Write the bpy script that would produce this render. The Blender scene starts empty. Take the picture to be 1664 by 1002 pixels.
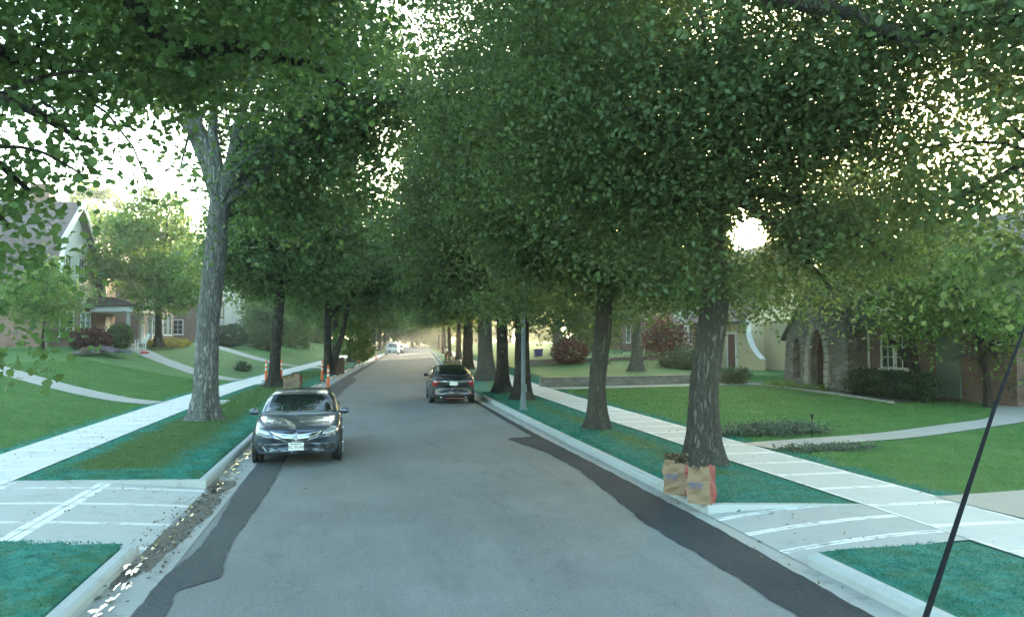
import bpy, bmesh, math, random
import numpy as np
from mathutils import Vector, Matrix
from mathutils.bvhtree import BVHTree
R = math.radians
scene = bpy.context.scene
COL = scene.collection

# ------------------------------------------------------------------ camera, sky, sun, exposure
CAM_H, YAW, PITCH, FPX = 2.6, R(11), math.atan(47/1306), 1306.0
cam = bpy.data.cameras.new("camera")
cam.sensor_width = 36.0
cam.lens = 36.0*FPX/1664
cam.clip_start = 0.05
cam.clip_end = 6000
camo = bpy.data.objects.new("camera", cam)
COL.objects.link(camo)
camo.location = (0, 0, CAM_H)
camo.rotation_euler = (R(90)+PITCH, 0, -YAW)
scene.camera = camo

SUN_AZ, SUN_EL = R(27.4), R(6.8)          # azimuth from +Y towards +X
SUN_DIR = Vector((math.sin(SUN_AZ)*math.cos(SUN_EL), math.cos(SUN_AZ)*math.cos(SUN_EL), math.sin(SUN_EL)))
world = bpy.data.worlds.new("World")
scene.world = world
world.use_nodes = True
wn = world.node_tree
bg = wn.nodes["Background"]
sky = wn.nodes.new("ShaderNodeTexSky")
sky.sky_type = 'NISHITA'
sky.sun_disc = False
sky.sun_elevation = SUN_EL
sky.sun_rotation = SUN_AZ
sky.air_density = 1.0
sky.dust_density = 2.0
sky.ozone_density = 1.0
tint = wn.nodes.new("ShaderNodeMix")          # slightly green-blue evening sky, as the photo's light
tint.data_type = 'RGBA'
tint.blend_type = 'MULTIPLY'
tint.inputs[0].default_value = 1.0
tint.inputs[7].default_value = (0.90, 1.02, 0.96, 1)
wn.links.new(sky.outputs[0], tint.inputs[6])
wn.links.new(tint.outputs[2], bg.inputs[0])
bg.inputs[1].default_value = 0.15
sl = bpy.data.lights.new("sun", 'SUN')
sl.energy = 5.0
sl.angle = R(0.6)
sl.color = (1.0, 0.84, 0.62)
slo = bpy.data.objects.new("sun", sl)
COL.objects.link(slo)
slo.rotation_euler = SUN_DIR.to_track_quat('Z', 'Y').to_euler()
scene.view_settings.view_transform = 'Standard'
scene.view_settings.look = 'None'
scene.view_settings.gamma = 1.0
scene.view_settings.use_curve_mapping = False
scene.view_settings.exposure = 3.75
cy = scene.cycles
cy.max_bounces = 7
cy.diffuse_bounces = 4
cy.glossy_bounces = 3
cy.transmission_bounces = 5
cy.transparent_max_bounces = 6
cy.sample_clamp_indirect = 6.0
cy.caustics_reflective = False
cy.caustics_refractive = False
try:
    cy.use_denoising = True
    cy.denoiser = 'OPENIMAGEDENOISE'
    cy.denoising_input_passes = 'RGB_ALBEDO_NORMAL'
except Exception:
    pass

# ------------------------------------------------------------------ placement helpers
def at(px, py, depth):
    """point of the world seen at a photo pixel, at a depth along the optical axis"""
    x = (px-832)/FPX; y = -(py-501)/FPX
    Xc = x*depth
    Fh = depth*(math.cos(PITCH)-y*math.sin(PITCH))
    Z = CAM_H + depth*(math.sin(PITCH)+y*math.cos(PITCH))
    return (Xc*math.cos(YAW)+Fh*math.sin(YAW), -Xc*math.sin(YAW)+Fh*math.cos(YAW), Z)

def cx(y):
    s = np.asarray(y, dtype=float)-38.0
    return 0.078*(s+np.sqrt(s*s+120.0))/2

KL, KR = -2.6, 5.0           # kerb faces
KW = 0.17                    # kerb width
WL0, WL1 = -7.35, -5.8       # left sidewalk
WR0, WR1 = 7.2, 8.7          # right sidewalk
ZK = 0.14
def sst(a, b, x):
    t = np.clip((np.asarray(x, dtype=float)-a)/(b-a), 0, 1)
    return t*t*(3-2*t)

def zlawn(u, y):
    """height of the planted ground, by road coordinates"""
    u = np.asarray(u, dtype=float); y = np.asarray(y, dtype=float)
    left = 0.165 + 1.85*sst(-6.9, -19.5, u) + 0.5*sst(-20, -60, u)
    left = np.where(y < 16, 0.165+(left-0.165)*(0.55+0.45*sst(6, 20, y)), left)
    right = 0.165 + 0.12*sst(9, 20, u) + 0.36*sst(38.9, 39.3, y)*sst(8.95, 9.1, u) + 0.5*sst(52, 60, y)*sst(9.0, 16, u)
    z = np.where(u < 0, np.where(u > KL-KW-0.05, ZK, np.where(u > -6.9, 0.155, left)),
                 np.where(u < KR+KW+.05, ZK, np.where(u < 8.8, 0.155, right)))
    return z
def gz(x, y):
    return float(zlawn(x-float(cx(y)), y))

rng = np.random.default_rng(7)
# ------------------------------------------------------------------ object helpers
def link(name, me, m=None, parent=None):
    o = bpy.data.objects.new(name, me)
    COL.objects.link(o)
    if m is not None and len(me.materials) == 0:
        me.materials.append(m)
    if parent is not None:
        o.parent = parent
    return o
def tag(o, label=None, cat=None, group=None, kind=None):
    if label: o['label'] = label
    if cat: o['category'] = cat
    if group: o['group'] = group
    if kind: o['kind'] = kind
    return o
def thing(name, label, cat, loc=(0, 0, 0), rz=0, group=None):
    o = bpy.data.objects.new(name, None)
    o.empty_display_size = 0.3
    COL.objects.link(o)
    o.location = loc
    o.rotation_euler = (0, 0, rz)
    return tag(o, label, cat, group)
def copy_thing(root, loc, rz=0, label=None, group=None, scale=None):
    def cp(o, parent):
        c = o.copy()
        COL.objects.link(c)
        if parent is not None:
            c.parent = parent
        for ch in o.children:
            cp(ch, c)
        return c
    r = cp(root, None)
    r.location = loc
    r.rotation_euler = (0, 0, rz)
    if scale: r.scale = scale
    if label: r['label'] = label
    if group: r['group'] = group
    return r
def mesh_np(name, V, F, uv=None, smooth=False):
    """V (n,3); F (m,k) same-size faces; uv per vertex"""
    me = bpy.data.meshes.new(name)
    V = np.asarray(V, dtype=np.float32); F = np.asarray(F, dtype=np.int32)
    k = F.shape[1]
    me.vertices.add(len(V)); me.vertices.foreach_set('co', V.ravel())
    me.loops.add(F.size); me.loops.foreach_set('vertex_index', F.ravel())
    me.polygons.add(len(F))
    me.polygons.foreach_set('loop_start', np.arange(0, F.size, k, dtype=np.int32))
    try:
        me.polygons.foreach_set('loop_total', np.full(len(F), k, dtype=np.int32))
    except Exception:
        pass
    if uv is not None:
        l = me.uv_layers.new(name='UVMap')
        l.data.foreach_set('uv', np.asarray(uv, dtype=np.float32)[F.ravel()].ravel())
    me.update(calc_edges=True)
    me.polygons.foreach_set('use_smooth', np.full(len(F), smooth))
    return me

class MB:
    """collects simple shapes into one mesh"""
    def __init__(s): s.v = []; s.f = []; s.sm = []
    def add(s, V, F, smooth=False):
        n = len(s.v)
        s.v += [tuple(map(float, p)) for p in V]
        s.f += [tuple(i+n for i in f) for f in F]
        s.sm += [smooth]*len(F)
        return s
    def box(s, x0, x1, y0, y1, z0, z1):
        V = [(x0,y0,z0),(x1,y0,z0),(x1,y1,z0),(x0,y1,z0),(x0,y0,z1),(x1,y0,z1),(x1,y1,z1),(x0,y1,z1)]
        return s.add(V, [(0,3,2,1),(4,5,6,7),(0,1,5,4),(1,2,6,5),(2,3,7,6),(3,0,4,7)])
    def obox(s, c, ax, ay, az, hx, hy, hz):
        c = Vector(c); ax = Vector(ax); ay = Vector(ay); az = Vector(az)
        V = [c+ax*(hx*i)+ay*(hy*j)+az*(hz*k) for k in (-1, 1) for (i, j) in ((-1,-1),(1,-1),(1,1),(-1,1))]
        return s.add(V, [(0,3,2,1),(4,5,6,7),(0,1,5,4),(1,2,6,5),(2,3,7,6),(3,0,4,7)])
    def bar(s, a, b, w, h):
        a = Vector(a); b = Vector(b); d = b-a; L = d.length; d.normalize()
        u = Vector((0,0,1)) if abs(d.z) < .9 else Vector((1,0,0))
        x = d.cross(u).normalized(); y = x.cross(d)
        return s.obox((a+b)/2, x, d, y, w/2, L/2, h/2)
    def tube(s, pts, rad, n=10, cap=True):
        pts = [Vector(p) for p in pts]
        if not hasattr(rad, '__len__'): rad = [rad]*len(pts)
        V = []; F = []
        px = None
        for i, p in enumerate(pts):
            d = (pts[min(i+1, len(pts)-1)]-pts[max(i-1, 0)]).normalized()
            if px is None:
                ref = Vector((0,0,1)) if abs(d.z) < .9 else Vector((1,0,0))
                px = d.cross(ref).normalized()
            px = (px-d*px.dot(d)).normalized(); py = d.cross(px)
            for k in range(n):
                a = 2*math.pi*k/n
                V.append(p+(px*math.cos(a)+py*math.sin(a))*rad[i])
        for i in range(len(pts)-1):
            for k in range(n):
                F.append((i*n+k, i*n+(k+1) % n, (i+1)*n+(k+1) % n, (i+1)*n+k))
        if cap:
            F.append(tuple(range(n))[::-1]); F.append(tuple(range((len(pts)-1)*n, len(pts)*n)))
        return s.add(V, F, True)
    def lathe(s, prof, n=24, origin=(0,0,0), axis='Z'):
        V = []; F = []
        for (r, z) in prof:
            for k in range(n):
                a = 2*math.pi*k/n
                p = (r*math.cos(a), r*math.sin(a), z)
                if axis == 'X': p = (p[2], p[0], p[1])
                if axis == 'Y': p = (p[0], p[2], p[1])
                V.append((p[0]+origin[0], p[1]+origin[1], p[2]+origin[2]))
        m = len(prof)
        for i in range(m-1):
            for k in range(n):
                F.append((i*n+k, i*n+(k+1) % n, (i+1)*n+(k+1) % n, (i+1)*n+k))
        return s.add(V, F, True)
    def poly(s, outline, holes, to3, depth):
        """flat outline with holes, in 2D, extruded by the 3D vector depth"""
        from mathutils.geometry import tessellate_polygon
        loops = [outline]+list(holes)
        P = [p for l in loops for p in l]
        tr = tessellate_polygon([[Vector((p[0], p[1], 0)) for p in l] for l in loops])
        A = [Vector(to3(*p)) for p in P]; B = [a+Vector(depth) for a in A]
        n = len(P)
        F = [tuple(t) for t in tr]+[tuple(i+n for i in t[::-1]) for t in tr]
        b = 0
        for l in loops:
            for i in range(len(l)):
                j = (i+1) % len(l)
                F.append((b+i, b+j, b+j+n, b+i+n))
            b += len(l)
        return s.add(A+B, F)
    def build(s, name, m, parent=None, fix=True, bevel=0):
        me = bpy.data.meshes.new(name)
        me.from_pydata(s.v, [], s.f)
        if fix or bevel:
            bm = bmesh.new(); bm.from_mesh(me)
            for f, q in zip(bm.faces, s.sm): f.smooth = q
            if bevel:
                bmesh.ops.bevel(bm, geom=[e for e in bm.edges if e.is_manifold and e.calc_face_angle(0) > .6], offset=bevel, segments=1, affect='EDGES')
            bmesh.ops.recalc_face_normals(bm, faces=bm.faces)
            bm.to_mesh(me); bm.free()
        return link(name, me, m, parent)

# ------------------------------------------------------------------ materials
def mat(name):
    m = bpy.data.materials.new(name); m.use_nodes = True
    nt = m.node_tree
    return m, nt, nt.nodes['Principled BSDF']
class N:
    """tiny node-graph helper"""
    def __init__(s, nt): s.nt = nt
    def new(s, t, **kw):
        n = s.nt.nodes.new(t)
        for k, v in kw.items(): setattr(n, k, v)
        return n
    def put(s, sock, v):
        if isinstance(v, bpy.types.NodeSocket): s.nt.links.new(v, sock)
        else: sock.default_value = v
    def math(s, op, a, b=0.0, c=0.0, clamp=False):
        n = s.new('ShaderNodeMath', operation=op); n.use_clamp = clamp
        s.put(n.inputs[0], a); s.put(n.inputs[1], b); s.put(n.inputs[2], c)
        return n.outputs[0]
    def mix(s, f, a, b, blend='MIX'):
        n = s.new('ShaderNodeMix', data_type='RGBA', blend_type=blend)
        s.put(n.inputs[0], f)
        s.put(n.inputs[6], a if isinstance(a, bpy.types.NodeSocket) else (*a, 1) if len(a) == 3 else a)
        s.put(n.inputs[7], b if isinstance(b, bpy.types.NodeSocket) else (*b, 1) if len(b) == 3 else b)
        return n.outputs[2]
    def obj(s): return s.new('ShaderNodeTexCoord').outputs['Object']
    def geo(s): return s.new('ShaderNodeNewGeometry').outputs['Position']
    def uv(s): return s.new('ShaderNodeUVMap').outputs[0]
    def sep(s, v):
        n = s.new('ShaderNodeSeparateXYZ'); s.put(n.inputs[0], v); return n.outputs
    def comb(s, x, y, z=0.0):
        n = s.new('ShaderNodeCombineXYZ'); s.put(n.inputs[0], x); s.put(n.inputs[1], y); s.put(n.inputs[2], z); return n.outputs[0]
    def noise(s, v, sc, det=4, rough=.55, col=False, dist=0):
        n = s.new('ShaderNodeTexNoise'); s.put(n.inputs['Vector'], v)
        n.inputs['Scale'].default_value = sc; n.inputs['Detail'].default_value = det
        n.inputs['Roughness'].default_value = rough; n.inputs['Distortion'].default_value = dist
        return n.outputs[1 if col else 0]
    def voro(s, v, sc, feat='F1', out=0):
        n = s.new('ShaderNodeTexVoronoi', feature=feat); s.put(n.inputs['Vector'], v); n.inputs['Scale'].default_value = sc
        return n.outputs[out]
    def mapv(s, v, scale):
        n = s.new('ShaderNodeMapping'); s.put(n.inputs[0], v); n.inputs['Scale'].default_value = scale; return n.outputs[0]
    def ramp(s, f, stops):
        n = s.new('ShaderNodeValToRGB'); s.put(n.inputs[0], f)
        cr = n.color_ramp
        while len(cr.elements) < len(stops): cr.elements.new(0.5)
        for e, (p, c) in zip(cr.elements, stops):
            e.position = p; e.color = (*c, 1) if len(c) == 3 else c
        return n.outputs[0]
    def stp(s, x, a, b):
        n = s.new('ShaderNodeMapRange', interpolation_type='SMOOTHSTEP'); s.put(n.inputs[0], x)
        n.inputs[1].default_value = a; n.inputs[2].default_value = b
        return n.outputs[0]
    def bump(s, h, strength, dist, p):
        n = s.new('ShaderNodeBump'); n.inputs['Strength'].default_value = strength; n.inputs['Distance'].default_value = dist
        s.put(n.inputs['Height'], h); s.nt.links.new(n.outputs[0], p.inputs['Normal'])
def simple(name, c, rough=.6, metal=0.0, var=.15, sc=6.0, coat=0.0, spec=.5, bump=0.0, bsc=40):
    m, nt, p = mat(name); g = N(nt)
    n = g.noise(g.obj(), sc, 4)
    nt.links.new(g.mix(n, [v*(1-var) for v in c], [min(1, v*(1+var)) for v in c]), p.inputs['Base Color'])
    p.inputs['Roughness'].default_value = rough; p.inputs['Metallic'].default_value = metal
    p.inputs['Coat Weight'].default_value = coat; p.inputs['Coat Roughness'].default_value = .03
    p.inputs['Specular IOR Level'].default_value = spec
    if bump: g.bump(g.noise(g.obj(), bsc, 4), bump, .01, p)
    return m
def emit(name, c, st):
    m, nt, p = mat(name)
    p.inputs['Base Color'].default_value = (*c, 1); p.inputs['Emission Color'].default_value = (*c, 1); p.inputs['Emission Strength'].default_value = st
    return m

def asphalt(name, dark, light, stain, rough=.74, spec=.3, spray=0.0):
    m, nt, p = mat(name); g = N(nt)
    pos = g.geo(); uv = g.uv()
    big = g.noise(pos, .35, 5, .6); med = g.noise(pos, 2.2, 5, .65); fine = g.noise(pos, 55, 3, .7)
    c = g.mix(g.stp(big, .35, .68), dark, light)
    c = g.mix(g.math('MULTIPLY', g.stp(med, .45, .75), .35), c, stain)
    # long streaks worn by tyres
    st = g.noise(g.mapv(uv, (1.6, .05, 1)), 1.0, 3)
    c = g.mix(g.math('MULTIPLY', g.stp(st, .45, .7), .3), c, [v*.72 for v in light])
    c = g.mix(g.math('MULTIPLY', g.stp(fine, .38, .68), .55), c, [v*1.55 for v in light])
    sp = g.stp(g.voro(pos, 26), .0, .09)
    c = g.mix(g.math('MULTIPLY', g.math('SUBTRACT', 1, sp), .5), c, [v*.3 for v in dark])
    mid = g.noise(pos, 17, 4, .75)
    c = g.mix(g.math('MULTIPLY', g.stp(mid, .48, .74), .5), c, [v*.55 for v in dark])
    lump = g.noise(g.mapv(uv, (1.2, .28, 1)), 1.3, 6, .7)
    c = g.mix(g.math('MULTIPLY', g.stp(lump, .53, .66), .38), c, [v*.62 for v in light])
    c = g.mix(g.math('MULTIPLY', g.stp(lump, .47, .34), .22), c, [v*1.4 for v in light])
    if spray:
        sp2 = g.math('MULTIPLY', g.stp(g.noise(pos, .9, 5, .7), .68, .74), g.stp(g.noise(pos, 14, 4, .7), .45, .6))
        c = g.mix(g.math('MULTIPLY', sp2, spray), c, (.03, .22, .17))
    # thin cracks
    w = g.new('ShaderNodeVectorMath', operation='ADD'); nt.links.new(pos, w.inputs[0])
    nz = g.noise(pos, 1.2, 4, .6, col=True)
    sc = g.new('ShaderNodeVectorMath', operation='SCALE'); nt.links.new(nz, sc.inputs[0]); sc.inputs['Scale'].default_value = 2.6
    nt.links.new(sc.outputs[0], w.inputs[1])
    cr = g.voro(w.outputs[0], .22, 'DISTANCE_TO_EDGE')
    c = g.mix(g.math('MULTIPLY', g.math('SUBTRACT', 1, g.stp(cr, .0015, .005)), .28), c, [v*.35 for v in dark])
    nt.links.new(c, p.inputs['Base Color'])
    p.inputs['Roughness'].default_value = rough
    p.inputs['Specular IOR Level'].default_value = spec
    g.bump(fine, .5, .006, p)
    return m
M = {}
M['asphalt'] = asphalt('worn_asphalt', (.140, .143, .140), (.188, .192, .188), (.115, .112, .105), spray=.7)
M['tar_old'] = asphalt('older_asphalt_patch', (.062, .065, .066), (.086, .090, .092), (.10, .095, .085), .9, .15)
M['tar'] = asphalt('fresh_asphalt', (.032, .035, .038), (.052, .054, .057), (.078, .066, .062), .92, .12)

def concrete(name, base, joints=None, dirt=.35):
    m, nt, p = mat(name); g = N(nt)
    pos = g.geo(); uv = g.uv()
    big = g.noise(pos, .7, 5, .6); fine = g.noise(pos, 70, 3, .7); blot = g.noise(pos, 3.1, 6, .65)
    c = g.mix(big, [v*.86 for v in base], [min(.85, v*1.10) for v in base])
    c = g.mix(g.math('MULTIPLY', g.stp(blot, .52, .74), dirt), c, (.20, .185, .15))
    c = g.mix(g.math('MULTIPLY', g.stp(fine, .5, .8), .2), c, [v*.7 for v in base])
    if joints:
        s = g.sep(uv)
        wob = g.math('MULTIPLY', g.math('SUBTRACT', g.noise(pos, 5, 4), .5), .05)
        br = None; dk = None
        for (axis, off, period, hw) in joints:
            v = g.math('ADD', s[axis], wob)
            v = g.math('SUBTRACT', v, off)
            if period:
                v = g.math('SUBTRACT', v, g.math('MULTIPLY', g.math('ROUND', g.math('DIVIDE', v, period)), period))
            v = g.math('ABSOLUTE', v)
            b = g.math('SUBTRACT', 1, g.stp(v, hw*.8, hw))
            d0 = g.math('SUBTRACT', s[axis], off)
            if period:
                d0 = g.math('SUBTRACT', d0, g.math('MULTIPLY', g.math('ROUND', g.math('DIVIDE', d0, period)), period))
            d = g.math('SUBTRACT', 1, g.stp(g.math('ABSOLUTE', d0), .006, .014))
            br = b if br is None else g.math('MAXIMUM', br, b)
            dk = d if dk is None else g.math('MAXIMUM', dk, d)
        brk = g.math('MULTIPLY', g.stp(g.noise(pos, 2.6, 5, .7), .34, .52), g.math('ADD', .55, g.math('MULTIPLY', g.noise(pos, 20, 4, .7), .7), 0, True))
        c = g.mix(g.math('MULTIPLY', br, brk), c, (.82, .82, .80))
        c = g.mix(g.math('MULTIPLY', dk, .75), c, (.16, .15, .13))
    nt.links.new(c, p.inputs['Base Color'])
    p.inputs['Roughness'].default_value = .8
    g.bump(fine, .3, .004, p)
    return m
M['walk_l'] = concrete('brushed_concrete_pale', (.57, .57, .55), [(1, 0.2, 1.35, .07), (0, WL1-.02, 0, .05)], .55)
M['walk_r'] = concrete('brushed_concrete', (.46, .47, .455), [(1, 0.15, 1.30, .075), (0, WR0+.02, 0, .05), (0, WR1-.03, 0, .05)], .15)
M['drive_l'] = concrete('apron_concrete_left', (.43, .435, .42), [(0, -4.25, 0, .13), (1, 11.9, 1.25, .065), (0, -5.75, 0, .07)], .55)
M['drive_r'] = concrete('apron_concrete_right', (.37, .38, .37), [(1, 9.0, .88, .075)], .35)
M['kerb'] = concrete('kerb_concrete', (.40, .42, .42), None, .45)
M['gutter'] = concrete('gutter_concrete', (.33, .335, .32), None, .75)
M['path'] = concrete('old_path_concrete', (.30, .29, .26), None, .4)

def ground_mat(name, blades=False):
    """lawn green with the dyed seed mulch along the new concrete; u,v come from the UV map"""
    m, nt, p = mat(name); g = N(nt)
    pos = g.geo(); s = g.sep(g.uv()); u = s[0]; y = s[1]
    n1 = g.noise(pos, .8, 5, .65); n2 = g.noise(pos, 4.0, 5, .7); n3 = g.noise(pos, 30, 3, .7)
    wob = g.math('ADD', g.math('MULTIPLY', g.math('SUBTRACT', n1, .5), 1.3), g.math('MULTIPLY', g.math('SUBTRACT', n2, .5), .9))
    def near(c, w0, w1):         # 1 within w0 of the line u=c, 0 past w1
        d = g.math('ABSOLUTE', g.math('SUBTRACT', u, c))
        d = g.math('ADD', d, g.math('MULTIPLY', wob, .8))
        return g.math('SUBTRACT', 1, g.stp(d, w0, w1))
    masks = [near(WL0, .12, .42), near(WL1, .2, .6), near(KL, .5, 1.35), near(KR, .75, 1.6), near(WR0, .35, .9), near(WR1, .2, .55)]
    mk = masks[0]
    for q in masks[1:]: mk = g.math('MAXIMUM', mk, q)
    # verges beside the driveways were sown all over
    def yband(a, b):
        yy = g.math('ADD', y, wob)
        return g.math('MULTIPLY', g.stp(yy, a-.2, a+.2), g.math('SUBTRACT', 1, g.stp(yy, b-.3, b+.3)))
    inl = g.math('MULTIPLY', g.stp(u, -6.6, -6.5), g.math('SUBTRACT', 1, g.stp(u, -.1, 0)))
    inr = g.math('MULTIPLY', g.stp(u, 4.5, 4.6), g.math('SUBTRACT', 1, g.stp(u, 8.0, 8.1)))
    mk = g.math('MAXIMUM', mk, g.math('MULTIPLY', yband(14, 16.2), inl))
    mk = g.math('MAXIMUM', mk, g.math('MULTIPLY', yband(8.6, 12.5), inl))
    mk = g.math('MAXIMUM', mk, g.math('MULTIPLY', yband(0, 13.6), inr))
    far = g.math('SUBTRACT', 1, g.stp(y, 120, 140))
    mk = g.math('MULTIPLY', mk, far)
    lawn = g.ramp(n1, [(.3, (.058, .150, .040)), (.5, (.075, .180, .050)), (.72, (.105, .210, .060))])
    if blades: lawn = g.ramp(n1, [(.3, (.085, .225, .060)), (.5, (.110, .265, .072)), (.72, (.15, .31, .09))])
    bare = g.ramp(n2, [(.3, (.070, .125, .040)), (.6, (.095, .160, .052)), (.8, (.13, .165, .07))])
    verge = g.math('MULTIPLY', g.math('SUBTRACT', 1, g.stp(u, 6.9, 7.4)), g.stp(u, -6.5, -6.0))
    c = g.mix(g.math('MULTIPLY', verge, .75), lawn, bare)
    c = g.mix(g.math('MULTIPLY', g.stp(n2, .5, .75), .3), c, (.10, .135, .03))
    teal = g.ramp(n2, [(.28, (.020, .150, .115)), (.5, (.045, .270, .215)), (.75, (.09, .38, .31))])
    if blades:
        c = g.mix(g.math('MULTIPLY', n3, .4), c, (.12, .19, .05))
    teal = g.mix(g.math('MULTIPLY', g.stp(u, 2, 4), .35), teal, (.020, .105, .085))
    thin = g.math('ADD', g.math('MULTIPLY', g.stp(g.noise(pos, 2.3, 6, .75), .40, .56), g.math('SUBTRACT', .55, g.math('MULTIPLY', g.stp(u, 2, 4), .2))), g.math('ADD', .45, g.math('MULTIPLY', g.stp(u, 2, 4), .2)))
    mk = g.math('MULTIPLY', mk, thin)
    c = g.mix(mk, c, teal)
    c = g.mix(g.math('MULTIPLY', g.math('SUBTRACT', 1, g.stp(n3, .3, .6)), .4 if not blades else .15), c, [.02, .035, .015])
    nt.links.new(c, p.inputs['Base Color'])
    p.inputs['Roughness'].default_value = .85
    p.inputs['Specular IOR Level'].default_value = .2
    if blades:
        t = nt.nodes.new('ShaderNodeBsdfTranslucent'); nt.links.new(c, t.inputs[0])
        mx = nt.nodes.new('ShaderNodeMixShader'); mx.inputs[0].default_value = .4
        nt.links.new(p.outputs[0], mx.inputs[1]); nt.links.new(t.outputs[0], mx.inputs[2]); nt.links.new(mx.outputs[0], nt.nodes['Material Output'].inputs[0])
    if not blades: g.bump(g.math('ADD', n3, n2), .9, .05, p)
    return m
M['ground'] = ground_mat('lawn_ground')
M['blade'] = ground_mat('lawn_blades', True)

def bark(name, a, b, sc=1.0, strength=1.0):
    m, nt, p = mat(name); g = N(nt)
    pos = g.obj()
    v = g.mapv(pos, (1, 1, .16))
    n1 = g.noise(v, 13*sc, 7, .72, dist=1.1); n2 = g.noise(v, 34*sc, 4, .7)
    lich = g.noise(pos, 1.6, 5, .65)
    h = g.math('ADD', g.math('ABSOLUTE', g.math('SUBTRACT', n1, .5)), g.math('MULTIPLY', n2, .12))
    f = g.stp(h, .04, .17)
    c = g.mix(f, [q*.42 for q in a], b)
    c = g.mix(g.math('MULTIPLY', g.stp(lich, .5, .72), .4), c, (.20, .225, .175))
    nt.links.new(c, p.inputs['Base Color'])
    p.inputs['Roughness'].default_value = .9; p.inputs['Specular IOR Level'].default_value = .2
    g.bump(f, strength, .035, p)
    return m
M['bark_grey'] = bark('grey_bark', (.22, .215, .205), (.40, .395, .38))
M['bark_brown'] = bark('brown_bark', (.20, .175, .150), (.155, .138, .118))
M['bark_dark'] = bark('dark_bark', (.05, .042, .035), (.095, .08, .065))
M['bark_pale'] = bark('pale_bark', (.17, .15, .12), (.29, .26, .215))

def leafmat(name, cols, trans, tf=.38, spec=.35):
    m, nt, p = mat(name); g = N(nt)
    s = g.sep(g.uv())
    c = g.ramp(s[0], [(0, cols[0]), (.5, cols[1]), (1, cols[2])])
    nt.links.new(c, p.inputs['Base Color'])
    p.inputs['Roughness'].default_value = .45; p.inputs['Specular IOR Level'].default_value = spec
    t = nt.nodes.new('ShaderNodeBsdfTranslucent')
    nt.links.new(g.mix(s[0], [q*.75 for q in trans], [min(1, q*1.25) for q in trans]), t.inputs[0])
    mx = nt.nodes.new('ShaderNodeMixShader'); mx.inputs[0].default_value = tf
    nt.links.new(p.outputs[0], mx.inputs[1]); nt.links.new(t.outputs[0], mx.inputs[2])
    nt.links.new(mx.outputs[0], nt.nodes['Material Output'].inputs[0])
    return m
M['leaf'] = leafmat('oak_leaf', [(.050, .090, .038), (.080, .128, .055), (.120, .172, .075)], (.20, .265, .07), .44)
M['leaf_maple'] = leafmat('maple_leaf', [(.050, .104, .040), (.080, .144, .056), (.126, .192, .074)], (.21, .31, .07), .45)
M['leaf_bright'] = leafmat('bright_leaf', [(.065, .130, .030), (.095, .180, .040), (.14, .23, .052)], (.24, .36, .06), .45)
M['leaf_far'] = leafmat('far_leaf', [(.054, .098, .038), (.082, .136, .052), (.118, .172, .066)], (.18, .26, .06))
M['leaf_shrub'] = leafmat('shrub_leaf', [(.022, .055, .026), (.034, .075, .034), (.055, .105, .045)], (.06, .12, .03))
M['leaf_red'] = leafmat('red_leaf', [(.040, .016, .018), (.060, .024, .024), (.09, .036, .032)], (.18, .05, .04))
M['leaf_silver'] = leafmat('silver_leaf', [(.060, .085, .065), (.10, .13, .10), (.17, .20, .16)], (.10, .14, .09))
M['leaf_gold'] = leafmat('gold_flower', [(.16, .17, .03), (.34, .26, .03), (.50, .36, .04)], (.3, .25, .04))
M['litter'] = leafmat('dry_litter', [(.045, .032, .020), (.10, .070, .040), (.20, .15, .09)], (.1, .07, .03), .1)

def brick(name, c1, c2, mortar, sc=1.0, bw=.21, bh=.07):
    m, nt, p = mat(name); g = N(nt)
    s = g.sep(g.obj())
    v = g.comb(g.math('ADD', s[0], s[1]), s[2])
    b = g.new('ShaderNodeTexBrick'); nt.links.new(v, b.inputs['Vector'])
    b.inputs['Color1'].default_value = (*c1, 1); b.inputs['Color2'].default_value = (*c2, 1); b.inputs['Mortar'].default_value = (*mortar, 1)
    b.inputs['Scale'].default_value = 1.0; b.inputs['Mortar Size'].default_value = .008*sc
    b.inputs['Brick Width'].default_value = bw*sc; b.inputs['Row Height'].default_value = bh*sc
    n = g.noise(g.obj(), 1.7, 5)
    nt.links.new(g.mix(g.math('MULTIPLY', g.stp(n, .4, .7), .5), b.outputs[0], [q*.5 for q in c1]), p.inputs['Base Color'])
    p.inputs['Roughness'].default_value = .85
    g.bump(b.outputs[1], -.5, .01, p)
    return m
M['brick'] = brick('red_brick', (.20, .085, .062), (.27, .13, .095), (.30, .27, .24))
M['brick_dark'] = brick('dark_brick', (.15, .075, .060), (.21, .11, .085), (.24, .22, .20))
M['paver'] = brick('wall_block', (.22, .185, .165), (.31, .275, .25), (.10, .09, .08), 1, .30, .12)
def stone(name, sc):
    m, nt, p = mat(name); g = N(nt)
    s = g.sep(g.obj())
    v = g.comb(g.math('ADD', s[0], s[1]), g.math('MULTIPLY', s[2], 1.6), g.math('MULTIPLY', g.math('SUBTRACT', s[0], s[1]), .02))
    col = g.voro(v, sc, 'F1', 1); e = g.voro(v, sc, 'DISTANCE_TO_EDGE')
    hs = g.new('ShaderNodeSeparateColor'); nt.links.new(col, hs.inputs[0])
    c = g.ramp(hs.outputs[0], [(0, (.13, .12, .115)), (.35, (.26, .23, .20)), (.6, (.20, .15, .12)), (.85, (.34, .31, .27)), (1, (.22, .22, .23))])
    c = g.mix(g.math('MULTIPLY', g.noise(g.obj(), 9, 4), .4), c, (.16, .15, .14))
    c = g.mix(g.stp(e, .02, .06), (.20, .185, .165), c)
    nt.links.new(c, p.inputs['Base Color']); p.inputs['Roughness'].default_value = .85
    g.bump(g.stp(e, 0, .15), .9, .05, p)
    return m
M['stone'] = stone('rubble_stone', 3.2)
M['stone_pale'] = simple('pale_stone', (.36, .33, .28), .85, var=.35, sc=3.5, bump=.6, bsc=22)
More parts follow.
